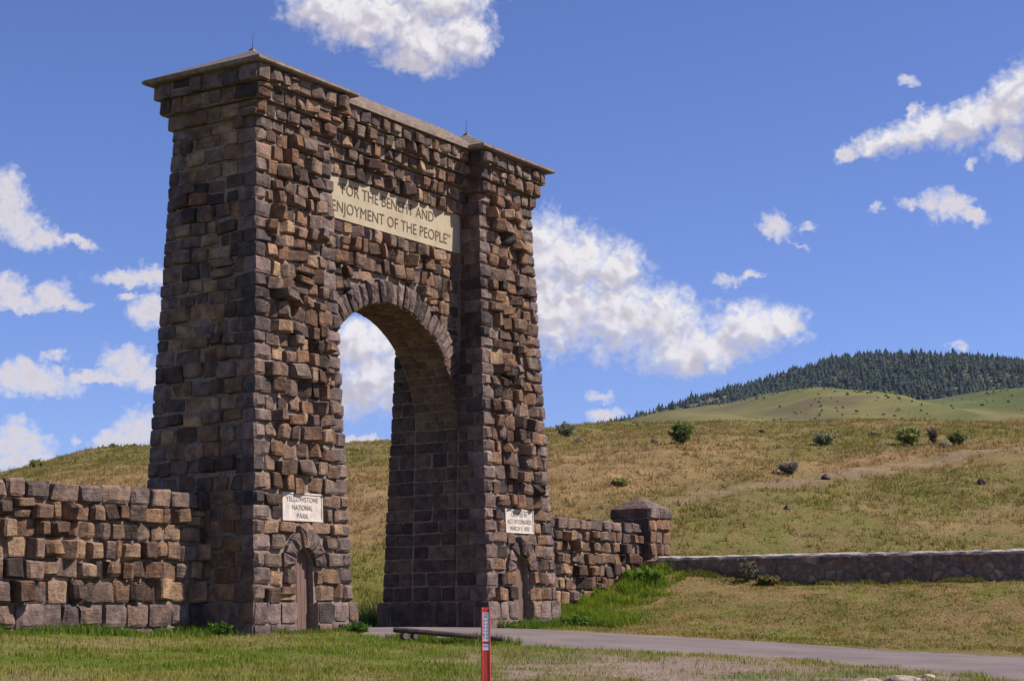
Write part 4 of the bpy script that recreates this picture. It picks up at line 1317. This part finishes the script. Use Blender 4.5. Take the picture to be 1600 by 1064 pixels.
    for i in range(nc):
        a, b = i / nc, (i + 1.12) / nc
        za, zb = ZE + .09 + .93 * a, ZE + .09 + .93 * min(1, b)
        va, vb = ev + (D / 2 - ev) * a, ev + (D / 2 - ev) * min(1, b)
        for sgn in (0, 1):
            c = MB()
            f = (lambda v: v) if sgn == 0 else (lambda v: D - v)
            x0, x1 = WT - .2, WT + GAP + .2
            V = [(x0, f(va), za), (x1, f(va), za), (x1, f(vb), zb), (x0, f(vb), zb), (x0, f(va), za + .05), (x1, f(va), za + .05), (x1, f(vb), zb + .028), (x0, f(vb), zb + .028)]
            c.add(V, BOXF if sgn == 0 else [q[::-1] for q in BOXF]); c.obj('roof_course', M_ROOF, roof)
    return root
root_arch = build_arch()

def join_surplus(root, name, keep, mass_name, mat):
    """the largest `keep` stones stay single; the few beyond become one part"""
    bpy.context.view_layer.update()
    eye = Vector((0, 0, EYE))
    items = []
    for t in root.children:
        for o in t.children:
            if o.name.split('.')[0] == name:
                w = o.matrix_world; items.append((o.scale.x * o.scale.z / (w.translation - eye).length_squared, o))
    items.sort(key=lambda q: -q[0])
    rest = [o for _, o in items[keep:]]
    if not rest: return
    inv = root.matrix_world.inverted(); V, F, A = [], [], []
    rr = random.Random(2)
    for o in rest:
        M = inv @ o.matrix_world; b = len(V)
        V += [M @ v.co for v in o.data.vertices]; F += [tuple(b + i for i in p.vertices) for p in o.data.polygons]
        A += [rr.random()] * len(o.data.vertices)
        bpy.data.objects.remove(o)
    m = mesh(mass_name, V, F, [mat])
    a = m.attributes.new('rnd', 'FLOAT', 'POINT'); a.data.foreach_set('value', A)
    tag(link(mass_name, m, root), kind='stuff')
join_surplus(root_arch, 'stone', 298, 'small_stonework', M_FIELD_MASS)

# ------------------------------------------------------------------ wing walls
def wing_wall(u0, u1, label, base_rows, seed, joint_end):
    r = random.Random(seed)
    root = MB().box(u0, u1, 1.14, 2.3, -.6, 3.45).obj('stone_wall', M_MORTAR, None, M_ARCH)
    tag(root, label, 'wall')
    f = Face(lambda s, zz: (s, 1.14, zz), (1, 0, 0), (0, 0, 1))
    a, b = u0 + .02, u1 - .02
    sr = lambda zm, i: (a, b)
    lay(root, 'stone', f, base_rows[1:-1], sr, (.34, .64), lambda zm, s, q: q.choice((.10, .18, .24, .30, .36)) * q.uniform(.85, 1.1), ('block', 'facet', 'block', 'facet', 'chip', 'pillow'), M_FIELD, r, .05, split=.05, roll=.05, turn=.16)
    lay(root, 'footing_stone', f, [(-.2, .19)], sr, (.5, .9), (.10, .15), ('flat',), M_QUOIN, r, .03, split=0, roll=0)
    lay(root, 'footing_stone', f, [base_rows[0]], sr, (.45, .85), (.10, .17), ('pillow', 'flat'), M_QUOIN, r, .035, split=0, roll=0)
    lay(root, 'coping_stone', f, [base_rows[-1]], sr, (.55, .95), (.12, .22), ('pillow', 'block'), M_QUOIN, r, .035, split=0, roll=.02, embed=.7)
    # back half of the coping
    bk = Face(lambda s, zz: (-s, 2.3, zz), (-1, 0, 0), (0, 0, 1))
    lay(root, 'coping_stone', bk, [base_rows[-1]], lambda zm, i: (-b, -a), (.7, 1.1), (.08, .14), ('block',), M_QUOIN, r, .035, split=0, roll=.0, embed=.5)
wing_wall(-12.5, -.2, 'left stone wall with rugged blocks running out of the frame beside the arch',
          [(.19, .76), (.76, 1.30), (1.30, 1.76), (1.76, 2.22), (2.22, 2.64), (2.64, 3.06), (3.06, 3.50)], 31, 'r')
wing_wall(13.3, 22.45, 'rugged stone wall between the right tower and the capped pillar',
          [(.19, .66), (.66, 1.12), (1.12, 1.56), (1.56, 1.98), (1.98, 2.38), (2.38, 2.76), (2.76, 3.12), (3.12, 3.50)], 32, 'l')

def build_pillar():
    r = random.Random(41)
    u0, u1, v0, v1 = 22.42, 23.92, .72, 2.22
    root = MB().box(u0, u1, v0, v1, .2, 3.66).box(u0 - .05, u1 + .05, v0 - .05, v1 + .05, 3.66, 4.02).obj('stone_pillar', M_MORTAR_DARK, None, M_ARCH)
    tag(root, 'square stone pillar with a shallow pyramid cap at the end of the wall', 'pillar')
    f = Face(lambda s, zz: (s, v0, zz), (1, 0, 0), (0, 0, 1)); l = Face(lambda s, zz: (u0, -s, zz), (0, -1, 0), (0, 0, 1))
    rows = [(.5, .98), (.98, 1.44), (1.44, 1.9), (1.9, 2.36), (2.36, 2.8), (2.8, 3.22), (3.22, 3.66)]
    lay(root, 'stone', f, rows, lambda zm, i: (u0 - .03, u1 + .03), (.38, .66), (.06, .16), ('block', 'facet', 'chip'), M_FIELD, r, .035, split=0, roll=.03, embed=.3)
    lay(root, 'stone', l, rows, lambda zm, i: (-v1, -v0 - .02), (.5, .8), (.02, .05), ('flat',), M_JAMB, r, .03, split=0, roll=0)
    f2 = Face(lambda s, zz: (s, v0 - .05, zz), (1, 0, 0), (0, 0, 1)); l2 = Face(lambda s, zz: (u0 - .05, -s, zz), (0, -1, 0), (0, 0, 1))
    lay(root, 'coping_stone', f2, [(3.66, 4.04)], lambda zm, i: (u0 - .10, u1 + .10), (.6, .9), (.06, .12), ('pillow',), M_QUOIN, r, .03, split=0, roll=0, embed=.3)
    lay(root, 'coping_stone', l2, [(3.66, 4.04)], lambda zm, i: (-v1 - .08, -v0 - .02), (.5, .8), (.03, .06), ('flat',), M_JAMB, r, .03, split=0, roll=0, embed=.3)
    cu, cvv = (u0 + u1) / 2, (v0 + v1) / 2
    # pyramid cap of four sloping blocks
    apex = Vector((cu, cvv, 4.50)); o = .05
    cs = [Vector((u0 - o, v0 - o, 4.03)), Vector((u1 + o, v0 - o, 4.03)), Vector((u1 + o, v1 + o, 4.03)), Vector((u0 - o, v1 + o, 4.03))]
    for i in range(4):
        a, b = cs[i], cs[(i + 1) % 4]
        m1 = a.lerp(b, .5) + Vector((0, 0, r.uniform(-.01, .02)))
        q1, q2 = a.lerp(apex, .5) + Vector((0, 0, .03)), b.lerp(apex, .5) + Vector((0, 0, .03)); qm = m1.lerp(apex, .5) + Vector((0, 0, .05))
        V = [a, m1, b, q1, qm, q2, apex, apex - Vector((0, 0, .55))]
        F = [(0, 1, 4, 3), (1, 2, 5, 4), (3, 4, 6), (4, 5, 6), (1, 0, 7), (2, 1, 7)]
        MB().add(V, F).obj('cap_stone', M_QUOIN, root)
build_pillar()

def build_low_wall():
    r = random.Random(51)
    M = Matrix.Translation((WA[0], WA[1], 0)) @ Matrix.Rotation(math.atan2(WD[1], WD[0]), 4, 'Z')
    L = 21.0
    TOP = 2.29
    mb = MB()
    mb.box(.05, L, .03, .46, .2, TOP - .14)
    # rounded mortar coping
    prof = [(.015, TOP - .14), (.03, TOP - .05), (.10, TOP - .005), (.25, TOP + .01), (.40, TOP - .005), (.48, TOP - .05), (.49, TOP - .14)]
    ns = 84; V = []
    for i in range(ns + 1):
        x = .03 + (L - .03) * i / ns
        for y, zz in prof:
            V.append((x, y + r.uniform(-.03, .012), zz + r.uniform(-.035, .02)))
    k = len(prof)
    F = [(i * k + j, (i + 1) * k + j, (i + 1) * k + j + 1, i * k + j + 1) for i in range(ns) for j in range(k - 1)]
    F += [tuple(range(k - 1, -1, -1)), tuple(ns * k + j for j in range(k))]
    root = mb.obj('low_wall', M_MORTAR_DARK, None, M)
    tag(root, 'low rubble wall in shade across the grassy slope right of the pillar', 'wall')
    MB().add(V, F).obj('coping', M_COPING, root)
    f = Face(lambda s, zz: (s, .03, zz), (1, 0, 0), (0, 0, 1))
    # irregular rubble: cells of a jittered pattern, clipped against one another
    pts = []
    rows = 4
    for j in range(rows):
        s = .15 + r.uniform(0, .2)
        while s < L - .1:
            pts.append((s + r.uniform(-.10, .10), 1.18 + (TOP - .12 - 1.18) * (j + .5) / rows + r.uniform(-.10, .10))); s += r.choice((.26, .36, .46, .6, .72))
    def clip(poly, a, b):
        m = ((a[0] + b[0]) / 2, (a[1] + b[1]) / 2); d = (b[0] - a[0], b[1] - a[1]); outp = []
        side = lambda p: (p[0] - m[0]) * d[0] + (p[1] - m[1]) * d[1]
        for i in range(len(poly)):
            p, q = poly[i], poly[(i + 1) % len(poly)]
            sp_, sq = side(p), side(q)
            if sp_ <= 0: outp.append(p)
            if sp_ * sq < 0:
                t = sp_ / (sp_ - sq); outp.append((p[0] + (q[0] - p[0]) * t, p[1] + (q[1] - p[1]) * t))
        return outp
    for a in pts:
        poly = [(a[0] - .7, 1.02), (a[0] + .7, 1.02), (a[0] + .7, TOP - .10), (a[0] - .7, TOP - .10)]
        for b in pts:
            if b is not a and abs(b[0] - a[0]) < 1.5:
                poly = clip(poly, a, b)
                if len(poly) < 3: break
        if len(poly) < 3: continue
        c = (sum(p[0] for p in poly) / len(poly), sum(p[1] for p in poly) / len(poly))
        sh = []
        for p in poly:
            dd = math.hypot(p[0] - c[0], p[1] - c[1]); q = max(.3, (dd - .028) / max(dd, 1e-6))
            sh.append((c[0] + (p[0] - c[0]) * q, c[1] + (p[1] - c[1]) * q))
        if max(math.hypot(p[0] - c[0], p[1] - c[1]) for p in sh) < .06: continue
        prism_stone(root, 'stone', sh, f, r.uniform(.02, .06), .05, M_RUBBLE, r, .90)
build_low_wall()

# ------------------------------------------------------------------ small things
def G(x, y): return float(ground(x, y))

def build_marker():
    x, y = -.271, 16.0
    g = G(x, y)
    top = .552
    yaw = R(13)
    root = link('survey_marker', None, None, Matrix.Translation((x, y, g)) @ Matrix.Rotation(yaw, 4, 'Z'))
    tag(root, 'slim red survey marker post standing in the grass in the foreground', 'marker post')
    M_RED = simple('red_fibreglass', (0.50, 0.045, 0.028), 0.45, 30, 0.14, 0.05, 0.002, 0.45)
    M_STICK = simple('white_decal', (0.62, 0.62, 0.66), 0.5, 40, 0.06, 0, spec=.4)
    M_INK = simple('black_print', (0.03, 0.028, 0.055), 0.6, 30, 0.2, 0)
    H = top - g; w = .0425
    prof = [(-w, -.004), (-w + .008, -.010), (-w + .016, -.004), (w - .016, -.004), (w - .008, -.010), (w, -.004), (w, .004), (-w, .004)]
    V = [(p[0], p[1], zz) for zz in (-.15, H - .012, H) for p in prof]
    for i in range(8): V[16 + i] = (V[16 + i][0] * .97, V[16 + i][1] * .6, H)
    F = []
    for k in range(2):
        for i in range(8):
            F.append((k * 8 + i, k * 8 + (i + 1) % 8, (k + 1) * 8 + (i + 1) % 8, (k + 1) * 8 + i))
    F.append(tuple(range(16, 24)))
    link('post', mesh('post', V, F, [M_RED]), root)
    def decal(z0, z1):
        return MB().box(-.0315, .0315, -.0062, -.004, H - z1, H - z0).obj('decal', M_STICK, root)
    d1 = decal(.045, .305); d2 = decal(.33, .385)
    tm = lambda zz: Matrix.Translation((0, -.0065, zz))
    # the two words run down the decal letter by letter
    for cx, word in ((-.0155, 'SURVEY'), (.0155, 'MARKER')):
        for i, ch in enumerate(word):
            m = text_mesh(ch, .021, .0175, extr=.0004); m.materials.clear(); m.materials.append(M_INK)
            link('lettering', m, d1, Matrix.Translation((cx, -.0066, H - .128 - i * .0315)))
    b = MB(); rr = random.Random(3)
    for i in range(4):                       # small print, too fine to read
        ww = rr.uniform(.014, .024)
        b.box(-ww, ww, -.0068, -.0060, H - .056 - i * .012, H - .052 - i * .012)
    b.obj('small_print', M_INK, d1)
    b = MB()
    for i in range(2):
        b.box(-.024, .024, -.0068, -.0060, H - .345 - i * .010, H - .341 - i * .010)
    b.obj('small_print', M_INK, d2)
build_marker()

def build_log():
    M_LOG = simple('weathered_log', (0.085, 0.058, 0.052), 0.9, 9, 0.45, 0.5, 0.02)
    M_END = simple('lit_log_end', (0.26, 0.21, 0.165), 0.9, 14, 0.25, 0.2, 0.01)  # cut wood kept pale: the light on the bolster ends is painted in
    a = Vector((-2.90, 41.9, 0)); b = Vector((-.30, 41.55, 0))
    a.z = G(a.x, a.y) + .265; b.z = G(b.x, b.y) + .13
    root = link('log_rail', None, None, Matrix.Translation((a + b) / 2))
    tag(root, 'dark weathered log lying on short round bolsters at the road edge', 'log')
    a2, b2 = a - (a + b) / 2, b - (a + b) / 2
    V, F = [], []; n, k = 10, 9; r = random.Random(6)
    d = (b2 - a2).normalized(); up = Vector((0, 0, 1)); sx = d.cross(up).normalized(); up = sx.cross(d)
    for i in range(k):
        c = a2.lerp(b2, i / (k - 1)); rad = .068 - .012 * i / (k - 1)
        for j in range(n):
            t = 2 * math.pi * j / n
            V.append(c + (sx * math.cos(t) + up * math.sin(t)) * rad * r.uniform(.93, 1.07))
    for i in range(k - 1):
        for j in range(n):
            F.append((i * n + j, i * n + (j + 1) % n, (i + 1) * n + (j + 1) % n, (i + 1) * n + j))
    F += [tuple(range(n - 1, -1, -1)), tuple(range((k - 1) * n, k * n))]
    link('log', mesh('log', V, F, [M_LOG]), root)
    for t, rad in ((.10, .085), (.19, .065), (.74, .06)):
        c = a2.lerp(b2, t); c.z -= .068 + rad * .8
        p = c - sx * -.22; q = c + sx * -.22
        p, q = c + Vector((.05, -.24, 0)), c + Vector((-.05, .20, 0))
        bo = MB().tube(p, q, rad, rad, 10, True).obj('bolster', M_LOG, root)
        dd = (p - q).normalized()
        MB().tube(p - dd * .002, p + dd * .006, rad * .86, rad * .84, 10).obj('cut_end', M_END, bo)
build_log()

def rock_mesh(seed, mat):
    r = random.Random(seed)
    bm = bmesh.new(); bmesh.ops.create_icosphere(bm, subdivisions=2, radius=1.0)
    k = [(Vector((r.uniform(-1, 1), r.uniform(-1, 1), r.uniform(-1, 1))).normalized(), r.uniform(.55, .85)) for _ in range(7)]
    for v in bm.verts:
        p = v.co.copy()
        for nrm, dd in k:
            e = p.dot(nrm) - dd
            if e > 0: p -= nrm * e * .9
        p *= r.uniform(.95, 1.05)
        v.co = p
    m = bpy.data.meshes.new('rock'); bm.to_mesh(m); bm.free(); m.materials.append(mat); return m
def rock(x, y, sx, sy, sz, label, mat, seed, sink=.32):
    if mat is M_ROCK: sx, sy = sx * .85, sy * .85
    o = link('rock', rock_mesh(seed, mat), None, Matrix.Translation((x, y, G(x, y) + sz * (1 - 2 * sink))) @ Matrix.Rotation(seed * 1.3, 4, 'Z') @ Matrix.Diagonal((sx, sy, sz, 1)))
    return tag(o, label, 'rock')
for a in ((13.93, 77.49, .34, .3, .22, 'dark rock on the lower edge of the pale track', 1), (20.43, 76.02, .30, .25, .2, 'dark rock alone in the grass at the far right', 2),
          (11.15, 71.07, .18, .18, .15, 'small round dark rock low on the slope above the pillar', 3), (19.59, 93.96, .62, .4, .22, 'widest dark rock near the crest left of the big sagebrush', 4),
          (17.59, 94.05, .22, .2, .2, 'small dark rock near the crest beside the widest rock', 5), (16.9, 94.3, .30, .22, .18, 'dark rock near the crest behind the low grey bush', 6),
          (13.6, 94.64, .30, .25, .16, 'flat dark rock at the crest left of the low grey bush', 7), (21.63, 86.6, .55, .4, .26, 'dark rock under the bushes at the upper end of the track', 8),
          (7.26, 89.11, .30, .26, .18, 'dark rock just left of the lone green bush on the hill', 9), (3.55, 93.03, .28, .26, .2, 'dark rock near the crest just right of the tower', 10)):
    rock(*a[:6], M_ROCK, a[6])
rock(6.95, 31.75, .42, .26, .10, 'larger flat pale stone by the near road edge, bottom right', M_PALE, 21)
rock(6.25, 31.4, .30, .22, .08, 'smaller pale stone left of the larger one at the bottom edge', M_PALE, 22)
rock(7.75, 33.2, .22, .16, .05, 'pale stone half sunk in gravel close to the asphalt', M_PALE, 23)

def shrub(name, x, y, h, w, cols, seed, label, cat, n=900, leaf=.07, stemcol=(.10, .075, .055), group=None, spread=1.0):
    rng = np.random.default_rng(seed)
    ns = 26
    g = G(x, y)
    # stems
    mb = MB(); tips = []
    for i in range(ns):
        a = rng.uniform(0, 6.283); q = rng.uniform(.1, 1) ** .7
        t = Vector((math.cos(a) * q * w * .5 * spread, math.sin(a) * q * w * .5 * spread, h * rng.uniform(.55, .98) * (1 - .25 * q)))
        m = t * .5 + Vector((0, 0, h * .06))
        mb.tube((t.x * .1, t.y * .1, 0), m, .014, .010, 4, False); mb.tube(m, t, .010, .004, 4, False)
        tips.append((m, t))
    root = link(name, None, None, Matrix.Translation((x, y, g - .03)))
    tag(root, label, cat, group)
    sm = simple('shrub_stem', stemcol, .9, 10, .3, 0) if 'shrub_stem' not in bpy.data.materials else bpy.data.materials['shrub_stem']
    mb.obj('stems', sm, root)
    i = rng.integers(0, ns, n); f = rng.random(n) ** .6
    A = np.array([m for m, t in tips])[i]; B = np.array([t for m, t in tips])[i]
    low = (rng.random(n) < .45)[:, None]
    A = np.where(low, A * rng.uniform(.25, 1.0, (n, 1)), A); B = np.where(low, np.array([m for m, t in tips])[i] * np.array((1.25, 1.25, .9)), B)
    P = A + (B - A) * f[:, None] + rng.normal(0, .05 * w, (n, 3)) * np.array((1, 1, .8))
    P[:, 2] = np.maximum(P[:, 2], .03)
    d = rng.normal(0, 1, (n, 3)) + np.array((0, 0, 1.1)); d /= np.linalg.norm(d, axis=1)[:, None]
    s = np.cross(d, rng.normal(0, 1, (n, 3))); s /= np.linalg.norm(s, axis=1)[:, None]
    L = leaf * rng.uniform(.6, 1.4, (n, 1)); W = L * .28
    V = np.stack([P - s * W * .4, P + s * W * .4, P + d * L * .55 + s * W, P + d * L * .55 - s * W, P + d * L], 1).reshape(-1, 3)
    k = np.arange(n)[:, None] * 5
    F = np.concatenate([k + np.array([[0, 1, 2]]), k + np.array([[0, 2, 3]]), k + np.array([[3, 2, 4]])])
    c = np.array(cols)[rng.integers(0, len(cols), n)] * rng.uniform(.7, 1.3, (n, 1))
    link('foliage', np_mesh('foliage', V, F, M_LEAF, np.repeat(c, 5, 0)), root)

SAGE = [(.21, .23, .12), (.17, .19, .09), (.26, .26, .16)]
GRN = [(.14, .19, .045), (.10, .14, .035), (.19, .23, .065)]
YGR = [(.27, .29, .07), (.20, .24, .055), (.31, .30, .11)]
GREYS = [(.25, .22, .17), (.30, .27, .20), (.20, .18, .13)]
shrub('green_bush', 8.52, 87.6, 1.28, 1.25, GRN, 1, 'lone upright dark green bush on the hill crest', 'bush', 1700, .16)
shrub('sagebrush', 12.6, 78.9, .62, 1.15, GREYS, 2, 'grey dry sagebrush beside the pale track', 'bush', 1100, .12)
shrub('sagebrush', 20.1, 87.9, .95, 1.55, YGR, 3, 'widest yellow green sagebrush near the upper end of the track', 'bush', 1800, .17)
shrub('dry_brush', 21.25, 87.6, 1.05, .55, [(.22, .15, .10), (.17, .11, .08)], 4, 'thin brown dry brush right beside the widest sagebrush', 'bush', 260, .14)
shrub('green_bush', 22.35, 87.3, .72, .95, GRN, 5, 'small green bush right of the dry brush at the track', 'bush', 1100, .13)
shrub('sagebrush', 15.9, 88.9, .72, 1.25, SAGE, 6, 'low rounded grey green bush near the crest above the track', 'bush', 1300, .13)
shrub('sagebrush', 3.0, 97.2, 1.0, 1.2, SAGE, 7, 'grey bush on the skyline just right of the right tower', 'bush', 900, .13)
shrub('sagebrush', 4.72, 76.4, .30, 1.0, YGR, 8, 'low green clump on the dry slope right of the tower', 'bush', 700, .11)
shrub('sagebrush', -27.6, 119.2, .8, 1.6, SAGE, 9, 'bush on the far left skyline of the hill', 'bush', 1100, .2)
shrub('green_bush', -25.9, 117.5, .6, 1.3, GRN, 10, 'green bush on the left skyline nearest the left tower', 'bush', 1100, .2)
shrub('sagebrush', -26.5, 96.0, .6, 1.0, YGR, 11, 'yellow green clump on the slope above the left wall', 'bush', 800, .13)
shrub('dry_brush', 8.05, 60.95, .95, .8, [(.20, .17, .13), (.16, .15, .08)], 12, 'sparse dry twigs in front of the low wall', 'bush', 240, .10, stemcol=(.16, .13, .11))
shrub('weed', 8.75, 60.6, .3, .8, [(.20, .15, .07), (.12, .14, .03)], 13, 'tuft of dry and green weeds in front of the low wall', 'weed', 800, .16)
shrub('weed', -7.12, 42.35, .32, .65, [(.07, .14, .022), (.10, .18, .03)], 14, 'leafy green weed at the foot of the left tower shaded side', 'weed', 1100, .10)
x, y = to_xy(2.95, -.95)
shrub('weed', x, y, .24, .8, [(.07, .13, .02), (.10, .17, .03)], 15, 'dense green weeds at the right foot of the left tower', 'weed', 1200, .11)
x, y = to_xy(20.9, .15)
shrub('weed', x, y, .42, 1.5, [(.12, .21, .02), (.16, .25, .03)], 16, 'bright green weed clump at the wall foot nearest the pillar', 'weed', 2200, .14)
x, y = to_xy(13.6, -1.3)
shrub('weed', x, y, .3, 1.2, [(.09, .17, .02), (.13, .20, .03)], 17, 'green weeds at the right corner foot of the right tower', 'weed', 1400, .12)
x, y = to_xy(11.0, -.85)
shrub('weed', x, y, .22, 1.2, [(.09, .15, .02), (.14, .17, .04)], 18, 'low weeds left of the right tower door', 'weed', 700, .09)

# ------------------------------------------------------------------ the air
def build_haze():
    m = bpy.data.materials.new('thin_air'); m.use_nodes = True
    m.node_tree.nodes.clear(); N = NT(m.node_tree)
    out = N.n('ShaderNodeOutputMaterial'); v = N.n('ShaderNodeVolumePrincipled')
    v.inputs['Color'].default_value = (0.62, 0.74, 1.0, 1)
    v.inputs['Density'].default_value = 0.00004
    v.inputs['Anisotropy'].default_value = 0.0
    N.link(v.outputs[0], out.inputs['Volume'])
    o = MB().box(-4400, 4400, -1000, 6700, -12.0, 420).obj('haze', m)
    tag(o, kind='stuff')
build_haze()
